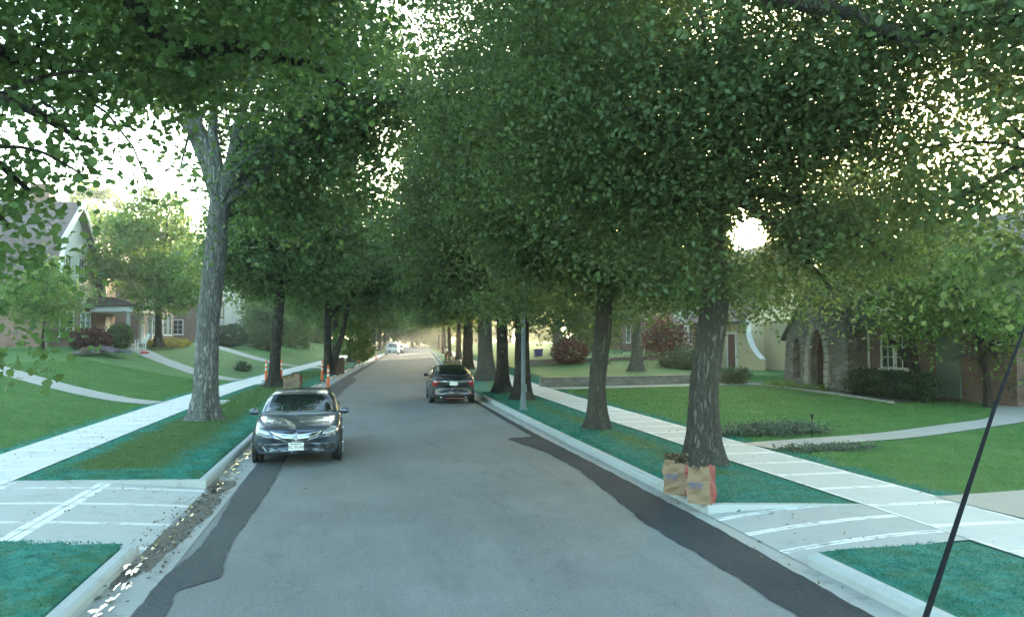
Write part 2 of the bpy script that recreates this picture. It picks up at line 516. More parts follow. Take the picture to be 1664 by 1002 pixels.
def shingle(name, a, b):
    m, nt, p = mat(name); g = N(nt)
    s = g.sep(g.obj())
    v = g.comb(g.math('ADD', s[0], s[1]), g.math('MULTIPLY', s[2], 1.0))
    br = g.new('ShaderNodeTexBrick'); nt.links.new(v, br.inputs['Vector'])
    br.inputs['Color1'].default_value = (*a, 1); br.inputs['Color2'].default_value = (*b, 1); br.inputs['Mortar'].default_value = (*[q*.5 for q in a], 1)
    br.inputs['Scale'].default_value = 1; br.inputs['Mortar Size'].default_value = .01; br.inputs['Brick Width'].default_value = .3; br.inputs['Row Height'].default_value = .14
    nt.links.new(br.outputs[0], p.inputs['Base Color']); p.inputs['Roughness'].default_value = .85
    g.bump(br.outputs[1], -.6, .02, p)
    return m
M['roof_brown'] = shingle('brown_shingle', (.115, .080, .075), (.165, .120, .110))
M['roof_grey'] = shingle('grey_shingle', (.085, .080, .078), (.125, .118, .112))
M['stucco'] = simple('cream_stucco', (.56, .47, .30), .9, var=.12, sc=2, bump=.4, bsc=60)
M['stucco_white'] = simple('white_stucco', (.66, .63, .57), .9, var=.08, sc=2, bump=.3, bsc=60)
M['trim'] = simple('white_trim', (.70, .70, .68), .55, var=.05)
M['pane'] = simple('window_glass', (.02, .026, .03), .06, var=.3, spec=.8)
M['green_paint'] = simple('pale_green_paint', (.13, .18, .15), .6, var=.1)
M['paper'] = simple('kraft_paper', (.24, .160, .098), .8, var=.10, sc=2, bump=.25, bsc=9)
M['red_print'] = simple('red_print', (.27, .070, .055), .75, var=.2, sc=10)
M['blue_print'] = simple('blue_print', (.10, .12, .24), .75, var=.2, sc=30)
M['orange'] = simple('orange_plastic', (.80, .13, .025), .5, var=.1)
M['white_band'] = simple('white_reflective_band', (.75, .74, .70), .4, var=.05)
M['aerial'] = simple('matt_black', (.012, .012, .014), .85, var=.1, spec=.1)
M['rubber'] = simple('black_rubber', (.018, .018, .019), .75, var=.2)
M['black'] = simple('black_plastic', (.014, .014, .016), .55, var=.2)
M['pole'] = simple('galvanised_pole', (.13, .155, .17), .6, metal=.15, var=.12, sc=3)
M['chrome'] = simple('chrome', (.78, .80, .82), .10, metal=1, var=.02)
M['alloy'] = simple('alloy_wheel', (.42, .43, .45), .30, metal=.9, var=.05)
M['paint_slate'] = simple('slate_metallic_paint', (.085, .105, .145), .28, metal=.6, var=.04, coat=1.0)
M['paint_charcoal'] = simple('charcoal_metallic_paint', (.045, .045, .055), .32, metal=.5, var=.04, coat=1.0)
M['paint_white'] = simple('white_paint', (.72, .73, .74), .3, var=.03, coat=.8)
M['paint_blue'] = simple('blue_grey_paint', (.05, .08, .14), .3, metal=.3, var=.03, coat=1.0)
M['glass'] = simple('car_glass', (.010, .014, .016), .025, var=.2, spec=.9, coat=1.0)
M['lamp'] = simple('headlamp_lens', (.55, .60, .64), .08, metal=.65, var=.35, sc=22, coat=1.0)
M['tail'] = simple('red_tail_lens', (.30, .012, .018), .15, var=.3, sc=16, coat=1.0)
M['plate'] = simple('licence_plate_white', (.72, .72, .70), .45, var=.04)
M['ink'] = simple('plate_ink', (.10, .035, .06), .6)
M['water'] = simple('wet_gutter', (.035, .035, .030), .04, var=.3, spec=.9)
M['silt'] = simple('gutter_silt', (.13, .118, .10), .85, var=.45, sc=16, bump=.6, bsc=60)
M['purple'] = simple('mauve_block', (.16, .13, .16), .8, var=.3, sc=9)
M['soil'] = simple('mulch', (.055, .040, .030), .95, var=.4, sc=14, bump=.8, bsc=30)
M['limestone'] = simple('edging_stone', (.33, .32, .29), .9, var=.25, sc=4, bump=.5)
M['red_plastic'] = simple('red_plastic', (.48, .07, .045), .5)
M['blue_plastic'] = simple('blue_plastic', (.07, .08, .30), .5)

# ------------------------------------------------------------------ ground, road, pavements
def strip(name, u0, u1, y0, y1, z, m, dy=1.0, nu=4, kind='structure', parent=None, zf=None, dz=0.0):
    """sheet between the road coordinates u0(y) and u1(y)"""
    ys = np.linspace(y0, y1, max(2, int(abs(y1-y0)/dy)+1))
    f0 = u0 if callable(u0) else (lambda t: np.full_like(t, u0))
    f1 = u1 if callable(u1) else (lambda t: np.full_like(t, u1))
    T = np.linspace(0, 1, nu)
    U = f0(ys)[:, None]*(1-T)+f1(ys)[:, None]*T
    Y = np.repeat(ys[:, None], nu, 1)
    Z = zf(U, Y)+dz if zf is not None else np.full_like(U, z)
    X = U+cx(Y)
    V = np.stack([X, Y, Z], -1).reshape(-1, 3)
    ny = len(ys)
    i = np.arange(ny-1)[:, None]*nu+np.arange(nu-1)[None]
    F = np.stack([i, i+1, i+nu+1, i+nu], -1).reshape(-1, 4)
    o = link(name, mesh_np(name, V, F, uv=np.stack([U, Y], -1).reshape(-1, 2), smooth=True), m, parent)
    if kind: o['kind'] = kind
    return o

DL = (10.35, 14.65)         # left driveway mouth
DR = (8.45, 11.12)          # right driveway mouth
us = np.unique(np.concatenate([
    -np.geomspace(20, 900, 22), np.arange(-20, -7.5, .5), [-7.35, -7.33, -6.95, -6.9, -6.6, -5.82, -5.8],
    np.arange(-5.5, -2.9, .5), [-2.79, -2.76, -2.6, 4.99, 5.16, 5.19], np.arange(5.5, 7.1, .5), [7.18, 7.2, 7.9, 8.7, 8.72, 8.95, 9.1],
    np.arange(9.5, 24, .75), np.geomspace(24, 900, 22)]))
ysg = np.unique(np.concatenate([np.arange(8, 16, .08), -np.geomspace(6, 300, 10), np.arange(-5, 70, .5), [8.4, 8.46, 11.11, 11.13, 10.34, 10.36, 11.3, 14.64, 14.66, 15.0, 38.9, 39.0, 39.1, 39.2, 39.3], np.arange(70, 200, 3), np.geomspace(205, 1500, 16)]))
U, Y = np.meshgrid(us, ysg)
Z = zlawn(U, Y)
Z = np.where((U > KL-KW+.01) & (U < KR+KW-.01), -.12, Z)
def in_drive(U, Y):
    l = (U < KL) & (U > WL1-.05) & (Y > DL[0]+(-U+KL)*.3-.001) & (Y < DL[1]+(-U+KL)*.11+.001)
    r = (U > KR) & (U < WR0+.05) & (Y > DR[0]+(U-KR)*.05+.03) & (Y < DR[1]-(U-KR)*.27)
    return l | r
Z = np.where(in_drive(U, Y), -.12, Z)
Z = np.where(((U > WL0+.03) & (U < WL1-.03)) | ((U > WR0+.03) & (U < WR1-.03)), .06, Z)
X = U+cx(np.minimum(Y, 240))
V = np.stack([X, Y, Z], -1).reshape(-1, 3)
nu = len(us); i = np.arange(len(ysg)-1)[:, None]*nu+np.arange(nu-1)[None]
F = np.stack([i, i+1, i+nu+1, i+nu], -1).reshape(-1, 4)
go = link('ground', mesh_np('ground', V, F, uv=np.stack([U, Y], -1).reshape(-1, 2), smooth=True), M['ground'])
tag(go, kind='structure')

YEND = 235
strip('road', KL+.02, KR-.02, -25, YEND, 0.0, M['asphalt'], dy=1, nu=6)
strip('road_gutter', KL-.0, KL+.52, -25, YEND, .006, M['gutter'], dy=1, nu=3)
strip('road_gutter', KR-.46, KR+.0, -25, YEND, .006, M['gutter'], dy=1, nu=3)
def wavy(c, amp, f, s, brk=()):
    def fn(y):
        v = c+amp*np.sin(y*f+s)+amp*.6*np.sin(y*f*2.3+s*2)+amp*.25*np.sin(y*7.1+s)
        for (a, b, d) in brk:
            v = v+d*(sst(a, a+.15, y)-sst(b, b+.25, y))
        return v
    return fn
def edge(ys, us, rag, seed):
    def fn(y):
        return np.interp(y, ys, us)+rag*(np.sin(y*5.3+seed)+.7*np.sin(y*11.7+seed*2)+.5*np.sin(y*23+seed))
    return fn
strip('road_patch', edge([-20, 8.2, 9.5, 10.3, 11.7, 14.6, 120], [-2.1, -2.12, -2.10, -1.97, -1.96, -2.07, -2.08], .008, 1),
      edge([-20, 8.1, 8.85, 9.22, 10.6, 14.1, 20, 33, 36, 50, 54, 120], [-1.81, -1.81, -1.86, -1.50, -1.61, -1.53, -1.55, -1.55, -1.1, -1.0, -1.55, -1.75], .010, 2), -20, 120, .010, M['tar_old'], dy=.08, nu=4)
strip('road_patch', edge([-20, 8.4, 10.8, 12.8, 15.5, 17.8, 20.2, 20.5, 20.7, 60], [4.0, 3.99, 3.91, 4.06, 4.22, 4.14, 3.72, 3.80, 4.44, 4.5], .012, 3),
      edge([-20, 6.8, 10.8, 16, 20.7, 60], [4.66, 4.68, 4.78, 4.74, 4.66, 4.58], .008, 4), -20, 70, .010, M['tar'], dy=.08, nu=4)

def kerb(name, face, side, y0, y1, drop0=False, drop1=False):
    """solid kerb with a rounded face edge; side is -1 (left of road) or +1"""
    prof = [(0, -.1), (0, .085), (.015, .118), (.05, ZK), (KW-.02, ZK), (KW, ZK-.02), (KW, -.1)]
    ys = np.linspace(y0, y1, max(3, int((y1-y0)/.5)+1))
    V = []; UVs = []
    for y in ys:
        for (a, z) in prof:
            u = face+side*a
            V.append((u+float(cx(y)), y, z)); UVs.append((u, y))
    n = len(prof); Fq = []
    for r in range(len(ys)-1):
        for k in range(n-1):
            a = r*n+k
            Fq.append((a, a+1, a+n+1, a+n) if side < 0 else (a, a+n, a+n+1, a+1))
    me = mesh_np(name, V, Fq, uv=UVs)
    bm = bmesh.new(); bm.from_mesh(me); bm.verts.ensure_lookup_table()
    bm.faces.new([bm.verts[k] for k in range(n)]); bm.faces.new([bm.verts[(len(ys)-1)*n+k] for k in range(n)])
    bmesh.ops.recalc_face_normals(bm, faces=bm.faces); bm.to_mesh(me); bm.free()
    return tag(link(name, me, M['kerb']), kind='structure')
kerb('kerb', KL, -1, -25, DL[0])
kerb('kerb', KL, -1, DL[1], 28.9)
kerb('kerb', KL, -1, 33.2, 43.6)
kerb('kerb', KL, -1, 46.4, 66)
kerb('kerb', KL, -1, 69, YEND)
kerb('kerb', KR, 1, -25, DR[0])
kerb('kerb', KR, 1, DR[1], 34)
kerb('kerb', KR, 1, 38, 62)
kerb('kerb', KR, 1, 66, YEND)

def apron(name, pts, m, n=14):
    """driveway apron: pts = four corners (u,y,z) near-road-edge first; skewed bilinear patch"""
    a, b, c, d = [np.array(p, float) for p in pts]      # a,b along the gutter; d,c along the walk
    S, T = np.meshgrid(np.linspace(0, 1, n), np.linspace(0, 1, n))
    P = (a*(1-S)[..., None]+b*S[..., None])*(1-T)[..., None]+(d*(1-S)[..., None]+c*S[..., None])*T[..., None]
    # the slab rises quickly then runs level
    za, zd = a[2], d[2]
    P[..., 2] = za+(zd-za)*(1-(1-T)**1.8)
    V = P.copy(); V[..., 0] += cx(P[..., 1])
    i = np.arange(n-1)[:, None]*n+np.arange(n-1)[None]
    Fq = np.stack([i, i+1, i+n+1, i+n], -1).reshape(-1, 4)
    return tag(link(name, mesh_np(name, V.reshape(-1, 3), Fq, uv=P[..., :2].reshape(-1, 2), smooth=True), m), kind='structure')
apron('driveway', [(KL+.02, DL[0]-.02, .014), (KL+.02, DL[1]+.02, .014), (WL1+.0, DL[1]+.42, .168), (WL1+.0, DL[0]+1.0, .168)], M['drive_l'])
apron('driveway', [(KR-.02, DR[0]-.02, .014), (KR-.02, DR[1]+.02, .014), (WR0, DR[1]-.58, .168), (WR0, DR[0]+.1, .168)], M['drive_r'])
def flare(name, pts, m):                    # low concrete edge that runs beside an apron
    b = MB()
    P = [np.array(p, float) for p in pts]
    for p in P: p[0] += float(cx(p[1]))
    w = Vector((0, .13, 0))
    A = [Vector(p) for p in P]; n = len(A)
    V = A+[a+w for a in A]+[Vector((a.x, a.y, -.1)) for a in A]+[Vector((a.x, a.y+.13, -.1)) for a in A]
    Fq = []
    for k in range(n-1):
        Fq += [(k, k+1, n+k+1, n+k), (k, 2*n+k, 2*n+k+1, k+1), (n+k, n+k+1, 3*n+k+1, 3*n+k)]
    Fq += [(0, n, 3*n, 2*n), (n-1, 3*n-1, 4*n-1, 2*n-1)]
    b.add(V, Fq)
    o = b.build(name, m); tag(o, kind='structure')
    uvl = o.data.uv_layers.new(name='UVMap')
    return o
flare('driveway_edge', [(KL-.001, DL[1]-.03, ZK+.004), (-2.85, DL[1]-.0, .163), (-3.6, DL[1]+.08, .166), (-4.8, DL[1]+.21, .170), (WL1+.02, DL[1]+.32, .174)], M['kerb'])
flare('driveway_edge', [(KR+.001, DR[1]-.02, ZK+.004), (5.25, DR[1]-.08, .162), (5.8, DR[1]-.22, .166), (6.5, DR[1]-.40, .17), (WR0-.02, DR[1]-.58, .173)], M['kerb'])
flare('driveway_edge', [(KL-.001, DL[0]-.14, ZK), (-3.6, DL[0]+.14, .12), (-4.8, DL[0]+.5, .14), (WL1+.02, DL[0]+.83, .165)], M['kerb'])
for (s, u_in, u_out, a, b_) in ((-1, KL, WL1, 29, 33.1), (-1, KL, WL1, 43.7, 46.3), (-1, KL, WL1, 66.1, 68.9), (1, KR, WR0, 34.1, 37.9), (1, KR, WR0, 62.1, 65.9)):
    q = [(u_in-s*.02, a, .014), (u_in-s*.02, b_, .014), (u_out, b_, .168), (u_out, a, .168)]
    apron('driveway', q, M['walk_l'] if s < 0 else M['walk_r'], 6)
strip('sidewalk', WL0, WL1, -20, 190, .172, M['walk_l'], dy=1, nu=4)
strip('sidewalk', WR0, WR1, -20, 190, .172, M['walk_r'], dy=1, nu=4)

def ribbon(name, pts, width, m, dz=.016, n=40):
    """path that follows the lawn, pts in road coordinates (u,y)"""
    pts = np.array(pts, float)
    t = np.linspace(0, len(pts)-1, n)
    P = np.stack([np.interp(t, np.arange(len(pts)), pts[:, k]) for k in (0, 1)], -1)
    for _ in range(3): P[1:-1] = (P[:-2]+2*P[1:-1]+P[2:])/4
    d = np.gradient(P, axis=0); d /= np.linalg.norm(d, axis=1)[:, None]
    nrm = np.stack([-d[:, 1], d[:, 0]], -1)
    T = np.linspace(-.5, .5, 5)
    Q = P[:, None]+nrm[:, None]*T[None, :, None]*width
    Zc = np.maximum.reduce([zlawn(Q[..., 0], Q[..., 1]).max(1)]*1)[:, None]+dz+0*T[None]
    V = np.stack([Q[..., 0]+cx(Q[..., 1]), Q[..., 1], Zc], -1).reshape(-1, 3)
    i = np.arange(n-1)[:, None]*5+np.arange(4)[None]
    Fq = np.stack([i, i+1, i+6, i+5], -1).reshape(-1, 4)
    return tag(link(name, mesh_np(name, V, Fq, uv=Q.reshape(-1, 2), smooth=True), m), kind='structure')
ribbon('path', [(-7.36, 31.6), (-9, 32.2), (-13, 34.2), (-19, 38)], 1.15, M['path'])
ribbon('path', [(-7.36, 47.5), (-10, 49.5), (-14, 54.5), (-17, 60)], 1.1, M['path'])
ribbon('path', [(-7.36, 70), (-10, 72), (-14, 76), (-17, 80)], 1.1, M['path'])
ribbon('path', [(8.71, 16.7), (10, 17.05), (13, 17.6), (18, 19.6), (22, 24)], 1.0, M['path'])
ribbon('path', [(8.71, 37.4), (12, 37.6), (16, 37.5), (19.5, 36.9)], 1.3, M['path'])
ribbon('driveway', [(8.71, 9.6), (12, 9.9), (18, 10.4), (30, 11)], 2.6, M['path'])
ribbon('driveway', [(-7.36, 13.2), (-12, 13.8), (-20, 14.6)], 3.2, M['path'])

# wet gutter and litter
def blobs(name, spots, m, z, kind='structure'):
    b = MB()
    for (u, y, ru, ry) in spots:
        n = 18
        ph = rng.uniform(0, 6.28, 4)
        V = []
        for k in range(n):
            a = 2*math.pi*k/n
            rr = 1+.25*math.sin(2*a+ph[0])+.2*math.sin(3*a+ph[1])+.12*math.sin(5*a+ph[2])
            V.append((u+ru*rr*math.cos(a)+float(cx(y)), y+ry*rr*math.sin(a), z))
        b.add(V, [tuple(range(n))])
        z += .0004
    o = b.build(name, m, fix=False); return tag(o, kind=kind)
spots = []
for k in range(240):
    yy = rng.uniform(7, 21)
    if 10.6 < yy < 13.6 and rng.uniform() < .75: continue
    spots.append((KL+.17+rng.normal(0, .07), yy, rng.uniform(.008, .03), rng.uniform(.02, .11)))
blobs('gutter_water', spots, M['water'], .0095)
blobs('gutter_silt', [(KL+.22+rng.normal(0, .10), yy, rng.uniform(.07, .20), rng.uniform(.25, .6)) for yy in np.arange(9.6, 15.2, .3)], M['silt'], .0072)
def flakes(name, P, size, m, lift=.012, sizevar=.5, tilt=.5, label=None):
    n = len(P)
    a = rng.uniform(0, 6.28, n); s = size*(1+sizevar*rng.normal(0, 1, n)).clip(.3, 2.2)
    dx = np.stack([np.cos(a), np.sin(a), rng.normal(0, tilt, n)], -1)*s[:, None]
    dyv = np.stack([-np.sin(a), np.cos(a), rng.normal(0, tilt, n)], -1)*(s*.55)[:, None]
    P = P+np.array([0, 0, lift])
    V = np.stack([P-dx, P-dyv*.9, P+dx, P+dyv], 1).reshape(-1, 3)
    V[:, 2] = np.maximum(V[:, 2], np.repeat(P[:, 2]-lift*.6, 4))
    Fq = np.arange(4*n).reshape(-1, 4)
    uv = np.repeat(np.stack([rng.uniform(0, 1, n), rng.uniform(0, 1, n)], -1), 4, 0)
    return tag(link(name, mesh_np(name, V, Fq, uv=uv), m), kind='stuff')
def uvpts(n, u0, u1, y0, y1, z=None):
    u = rng.uniform(u0, u1, n); y = rng.uniform(y0, y1, n)
    zz = zlawn(u, y) if z is None else np.full(n, z)
    return np.stack([u+cx(y), y, zz], -1)
P = [uvpts(800, KL+.03, KL+.45, 9.5, 15.5, .012), uvpts(260, KL+.03, KL+.4, 4, 30, .012)]
c = uvpts(260, KL-.2, KL+.35, 10.6, 14.0, .05); c[:, 2] = np.where(c[:, 0] > KL, .012, .06); P.append(c)
P.append(uvpts(90, -5.6, -2.8, 11.6, 14.6, .13)); P.append(uvpts(60, 5.2, 7.1, 8.7, 10.7, .13)); P.append(uvpts(160, KL, KR, 6, 40, .012))
P.append(uvpts(170, KR-.4, KR-.02, 6, 30, .012)); P += [uvpts(420, WL0, WL1, 11, 34, .176), uvpts(130, WR0, WR1, 7, 26, .176)]
flakes('leaf_litter', np.concatenate(P), .015, M['litter'])

# grass blades over the near lawns and verges
def blades(n, u0, u1, y0, y1, h, seed, dens=None):
    r = np.random.default_rng(seed)
    u = r.uniform(u0, u1, n); y = y0+(y1-y0)*r.uniform(0, 1, n)**1.35
    k = ~in_drive(u, y)
    u = u[k]; y = y[k]
    return u, y, h*r.uniform(.5, 1.3, len(u))
sets = [blades(30000, -5.75, -2.8, 14.7, 30, .035, 1), blades(18000, -5.75, -2.8, 4, 11.3, .032, 2),
        blades(40000, 5.2, 7.17, 5, 36, .032, 3), blades(100000, 8.74, 17, 8, 38, .045, 4),
        blades(34000, 17, 23, 14, 38, .045, 6), blades(90000, -15, -7.4, 15.5, 46, .045, 5), blades(14000, -5.75, -2.8, 30, 60, .05, 8)]
u = np.concatenate([s[0] for s in sets]); y = np.concatenate([s[1] for s in sets]); h = np.concatenate([s[2] for s in sets])
def off_path(u, y):
    k = np.ones(len(u), bool)
    for pts, w in (([(-7.36, 31.6), (-9, 32.2), (-13, 34.2), (-19, 38)], .7), ([(8.71, 16.7), (10, 17.05), (13, 17.6), (18, 19.6), (22, 24)], .62), ([(8.71, 9.6), (12, 9.9), (18, 10.4), (30, 11)], 1.45), ([(8.71, 37.4), (19.5, 36.9)], .8)):
        for (a, b) in zip(pts[:-1], pts[1:]):
            a = np.array(a); b = np.array(b); d = b-a
            t = np.clip(((u-a[0])*d[0]+(y-a[1])*d[1])/(d@d), 0, 1)
            k &= np.hypot(u-a[0]-t*d[0], y-a[1]-t*d[1]) > w
    return k
k = off_path(u, y); u = u[k]; y = y[k]; h = h[k]
n = len(u)
a = rng.uniform(0, 6.28, n); w = rng.uniform(.004, .009, n)*(1+y/18)
ln = rng.normal(0, .8, (n, 2))*h[:, None]
X = u+cx(y); Zb = zlawn(u, y)-.01
V = np.stack([np.stack([X-np.cos(a)*w, y-np.sin(a)*w, Zb], -1), np.stack([X+np.cos(a)*w, y+np.sin(a)*w, Zb], -1), np.stack([X+ln[:, 0], y+ln[:, 1], Zb+h], -1)], 1).reshape(-1, 3)
tag(link('grass', mesh_np('grass', V, np.arange(3*n).reshape(-1, 3), uv=np.repeat(np.stack([u, y], -1), 3, 0)), M['blade']), kind='stuff')

# ------------------------------------------------------------------ trees and shrubs
LOBED = np.array([(0, -.46), (.20, -.40), (.42, -.26), (.40, -.04), (.50, .16), (.30, .26), (0, .54), (-.30, .26), (-.50, .16), (-.40, -.04), (-.42, -.26), (-.20, -.40)])
OVAL = np.array([(0, -.5), (.30, -.12), (.24, .22), (0, .52), (-.24, .22), (-.30, -.12)])
DIAM = np.array([(0, -.5), (.36, 0), (0, .5), (-.36, 0)])
def leaf_mesh(name, C, size, tmpl, r, up=.55, rnd=None):
    n = len(C)
    nr = r.normal(0, 1, (n, 3)); nr[:, 2] += up*np.sign(nr[:, 2]+.8)
    nr /= np.linalg.norm(nr, axis=1)[:, None]
    d = r.normal(0, 1, (n, 3)); d[:, 2] -= .5
    d -= nr*(d*nr).sum(1)[:, None]; d /= np.linalg.norm(d, axis=1)[:, None]
    e = np.cross(nr, d)
    s = size*r.uniform(.65, 1.3, n)
    k = len(tmpl)
    bend = (np.abs(tmpl[:, 0])*.35)[None, :, None]*nr[:, None]*s[:, None, None]
    V = C[:, None]+(e[:, None]*tmpl[None, :, 0, None]+d[:, None]*tmpl[None, :, 1, None])*s[:, None, None]+bend
    q = r.uniform(0, 1, n) if rnd is None else np.clip(rnd+r.normal(0, .16, n), 0, 1)
    uv = np.repeat(np.stack([q, r.uniform(0, 1, n)], -1), k, 0)
    return mesh_np(name, V.reshape(-1, 3), np.arange(n*k).reshape(n, k), uv=uv)
def clump_points(bl, n, per, sig, r, shell=.5, voids=()):
    """leaf centres gathered in twig-sized clumps inside the given ellipsoids"""
    bl = np.array(bl, float)
    wgt = (bl[:, 3]*bl[:, 4]*bl[:, 5])**.72; wgt /= wgt.sum()
    nc = max(4, n//per)
    idx = r.choice(len(bl), nc, p=wgt)
    d = r.normal(0, 1, (nc, 3)); d /= np.linalg.norm(d, axis=1)[:, None]
    rad = r.uniform(0, 1, nc)**(1/3)
    rad = rad*(1-shell)+shell*(1-(1-rad)**1.8)
    cc = bl[idx, :3]+d*bl[idx, 3:6]*rad[:, None]
    cr = r.uniform(0, 1, nc)
    ci = np.repeat(np.arange(nc), per)
    s = np.array(sig)[None]*r.uniform(.6, 1.4, (nc, 1))
    C = cc[ci]+r.normal(0, 1, (len(ci), 3))*s[ci]
    C[:, 2] -= .25*((C[:, 0]-cc[ci, 0])**2+(C[:, 1]-cc[ci, 1])**2)
    keep = np.ones(len(C), bool)
    edge = r.uniform(.50, 1.30, nc)[ci]*np.where(r.uniform(0, 1, len(ci)) < .035, 0, 1)
    for (vx, vy, vz, vr) in voids:
        keep &= ((C-np.array([vx, vy, vz]))**2).sum(1) > (vr*edge)**2
    return C[keep], cr[ci][keep], cc
def trunk_tube(path, r, rows=10, nside=26, rough=.05, flare=1.7, flare_h=.9):
    """bark tube along a path of (x,y,z,radius) with a root flare"""
    P = np.array(path, float)
    t = np.linspace(0, len(P)-1, rows*(len(P)-1)+1)
    Q = np.stack([np.interp(t, np.arange(len(P)), P[:, k]) for k in range(4)], -1)
    for _ in range(4): Q[1:-1] = (Q[:-2]+2*Q[1:-1]+Q[2:])/4
    a = np.arange(nside)*2*math.pi/nside
    ph = r.uniform(0, 6.28, 6); z0 = Q[0, 2]
    V = []
    for q in Q:
        hh = q[2]-z0
        fl = .82*(1+(flare-1)*1.15*math.exp(-hh/(flare_h*.45)))
        lob = 1+.20*math.exp(-hh/flare_h)*np.sin(5*a+ph[0])+.10*math.exp(-hh/flare_h)*np.sin(3*a+ph[1])
        lob = lob+rough*np.sin(9*a+ph[2]+hh*.9)*.5+rough*np.sin(13*a+ph[3]-hh*1.7)*.4+.03*np.sin(2*a+ph[4]+hh*.8)+r.normal(0, rough*.25, nside)
        rad = q[3]*fl*lob
        V.append(np.stack([q[0]+rad*np.cos(a), q[1]+rad*np.sin(a), np.full(nside, q[2])], -1))
    V = np.concatenate(V); m = len(Q)
    i = np.arange(m-1)[:, None]*nside; k = np.arange(nside)[None]; k2 = (k+1) % nside
    F = np.stack([i+k, i+k2, i+nside+k2, i+nside+k], -1).reshape(-1, 4)
    return V, F, Q
def limb_pts(p0, p1, r0, r1, r, n=9, sag=.12, wob=.10):
    p0 = np.array(p0, float); p1 = np.array(p1, float); L = np.linalg.norm(p1-p0)
    t = np.linspace(0, 1, n)[:, None]
    P = p0+(p1-p0)*t
    P[:, 2] += (np.sin(t[:, 0]*math.pi)*sag*L)
    off = np.cumsum(r.normal(0, wob*L/n, (n, 3)), 0); off -= t*off[-1]; P += off*(t > 0)
    return [tuple(p) for p in P], list(r0+(r1-r0)*t[:, 0]**.8)
def make_tree(name, label, path, blobs_, n, size, tmpl='oval', leaf='leaf', bk='bark_brown', seed=0, group=None, limbs=(), auto=10, per=45,
              sig=(.42, .42, .26), shell=.5, voids=(), flare=1.7, cat='tree', up=.55, twigs=True):
    r = np.random.default_rng(seed)
    path = np.array(path, float); base = path[0, :3].copy()
    root = thing(name, label, cat, tuple(base), 0, group)
    path[:, :3] -= base
    bl = np.array(blobs_, float); bl[:, :3] -= base
    vo = [(v[0]-base[0], v[1]-base[1], v[2]-base[2], v[3]) for v in voids]
    V, F, Q = trunk_tube(path, r, flare=flare)
    link('trunk', mesh_np('trunk', V, F, smooth=True), M[bk], root)
    C, cr, cc = clump_points(bl, n, per, sig, r, shell, vo)
    def clear(pts):
        if not vo: return True
        A = np.array(pts); W = np.array(vo)
        return (np.linalg.norm(A[:, None]-W[None, :, :3], axis=2) > W[None, :, 3]+.05).all()
    b = MB()
    for (pts, rad) in limbs:
        pts = [(p[0]-base[0], p[1]-base[1], p[2]-base[2]) for p in pts]
        # smooth the given line
        t = np.linspace(0, len(pts)-1, 5*(len(pts)-1)+1); A = np.array(pts)
        S = np.stack([np.interp(t, np.arange(len(A)), A[:, k]) for k in range(3)], -1)
        for _ in range(2): S[1:-1] = (S[:-2]+2*S[1:-1]+S[2:])/4
        S[1:-1] += r.normal(0, .02, S[1:-1].shape)
        b.tube(S, list(np.linspace(rad[0], rad[1], len(S))), 9)
    top = Q[-1]
    tips = []
    for k in range(auto):
        q = bl[r.integers(len(bl))]
        d = r.normal(0, 1, 3); d /= np.linalg.norm(d)
        tgt = q[:3]+d*q[3:6]*.72
        hmin = Q[-1, 2]*.55
        zs = np.clip(tgt[2]-.5*np.hypot(tgt[0]-top[0], tgt[1]-top[1])*r.uniform(.6, 1.3), hmin, Q[-1, 2])
        s = Q[np.argmin(abs(Q[:, 2]-zs))]
        r0 = min(s[3]*.62, .035*np.linalg.norm(tgt-s[:3])+.03)
        pts, rad = limb_pts(s[:3], tgt, r0, .03, r)
        if not clear(pts): continue
        b.tube(pts, rad, 7)
        tips += [pts[-1], pts[-2], pts[-4]]
        if twigs:
            for j in range(4):
                m = r.integers(3, 8)
                t2 = np.array(pts[m])+r.normal(0, 1, 3)*np.array([1.5, 1.5, .9])
                p2, rd2 = limb_pts(pts[m], t2, rad[m]*.55, .012, r, 6)
                if clear(p2):
                    b.tube(p2, rd2, 5); tips += [p2[-1], p2[-3]]
    b.build('branches', M[bk], root, fix=False)
    T = {'lobed': LOBED, 'oval': OVAL, 'diam': DIAM}[tmpl]
    if tips and twigs:                        # every twig carries leaves
        m = max(10, per//2); tp = np.repeat(np.array(tips), m, 0)
        ex = tp+r.normal(0, 1, tp.shape)*np.array(sig)*.8
        for (vx, vy, vz, vr) in vo: 
            k_ = ((ex-np.array([vx, vy, vz]))**2).sum(1) > vr*vr*.8; ex = ex[k_]
        C = np.concatenate([C, ex]); cr = np.concatenate([cr, r.uniform(0, 1, len(ex))])
    rn = .5+.85*(cr-.5)
    link('crown', leaf_mesh('crown', C, size, T, r, up, rn), M[leaf], root)
    return root
def make_shrub(name, label, loc, bl, n, size, leaf='leaf_shrub', seed=0, tmpl='oval', group=None, per=14, sig=(.10, .10, .08), shell=.75, stems=7, cat='shrub', ht=None):
    r = np.random.default_rng(seed)
    root = thing(name, label, cat, loc, 0, group)
    b = MB(); bl = np.array(bl, float)
    for k in range(stems):
        q = bl[r.integers(len(bl))]
        p0 = (q[0]+r.normal(0, .08), q[1]+r.normal(0, .08), -.02)
        p1 = q[:3]+r.normal(0, .35, 3)*q[3:6]
        pts, rad = limb_pts(p0, p1, .02, .006, r, 5, 0)
        b.tube(pts, rad, 5)
    b.build('stems', M['bark_dark'], root, fix=False)
    C, cr, cc = clump_points(bl, n, per, sig, r, shell)
    C[:, 2] = np.maximum(C[:, 2], .02)
    link('foliage', leaf_mesh('foliage', C, size, {'oval': OVAL, 'diam': DIAM, 'lobed': LOBED}[tmpl], r, .5, cr), M[leaf], root)
    return root
def pt(px, py, d, r): return (*at(px, py, d), r)

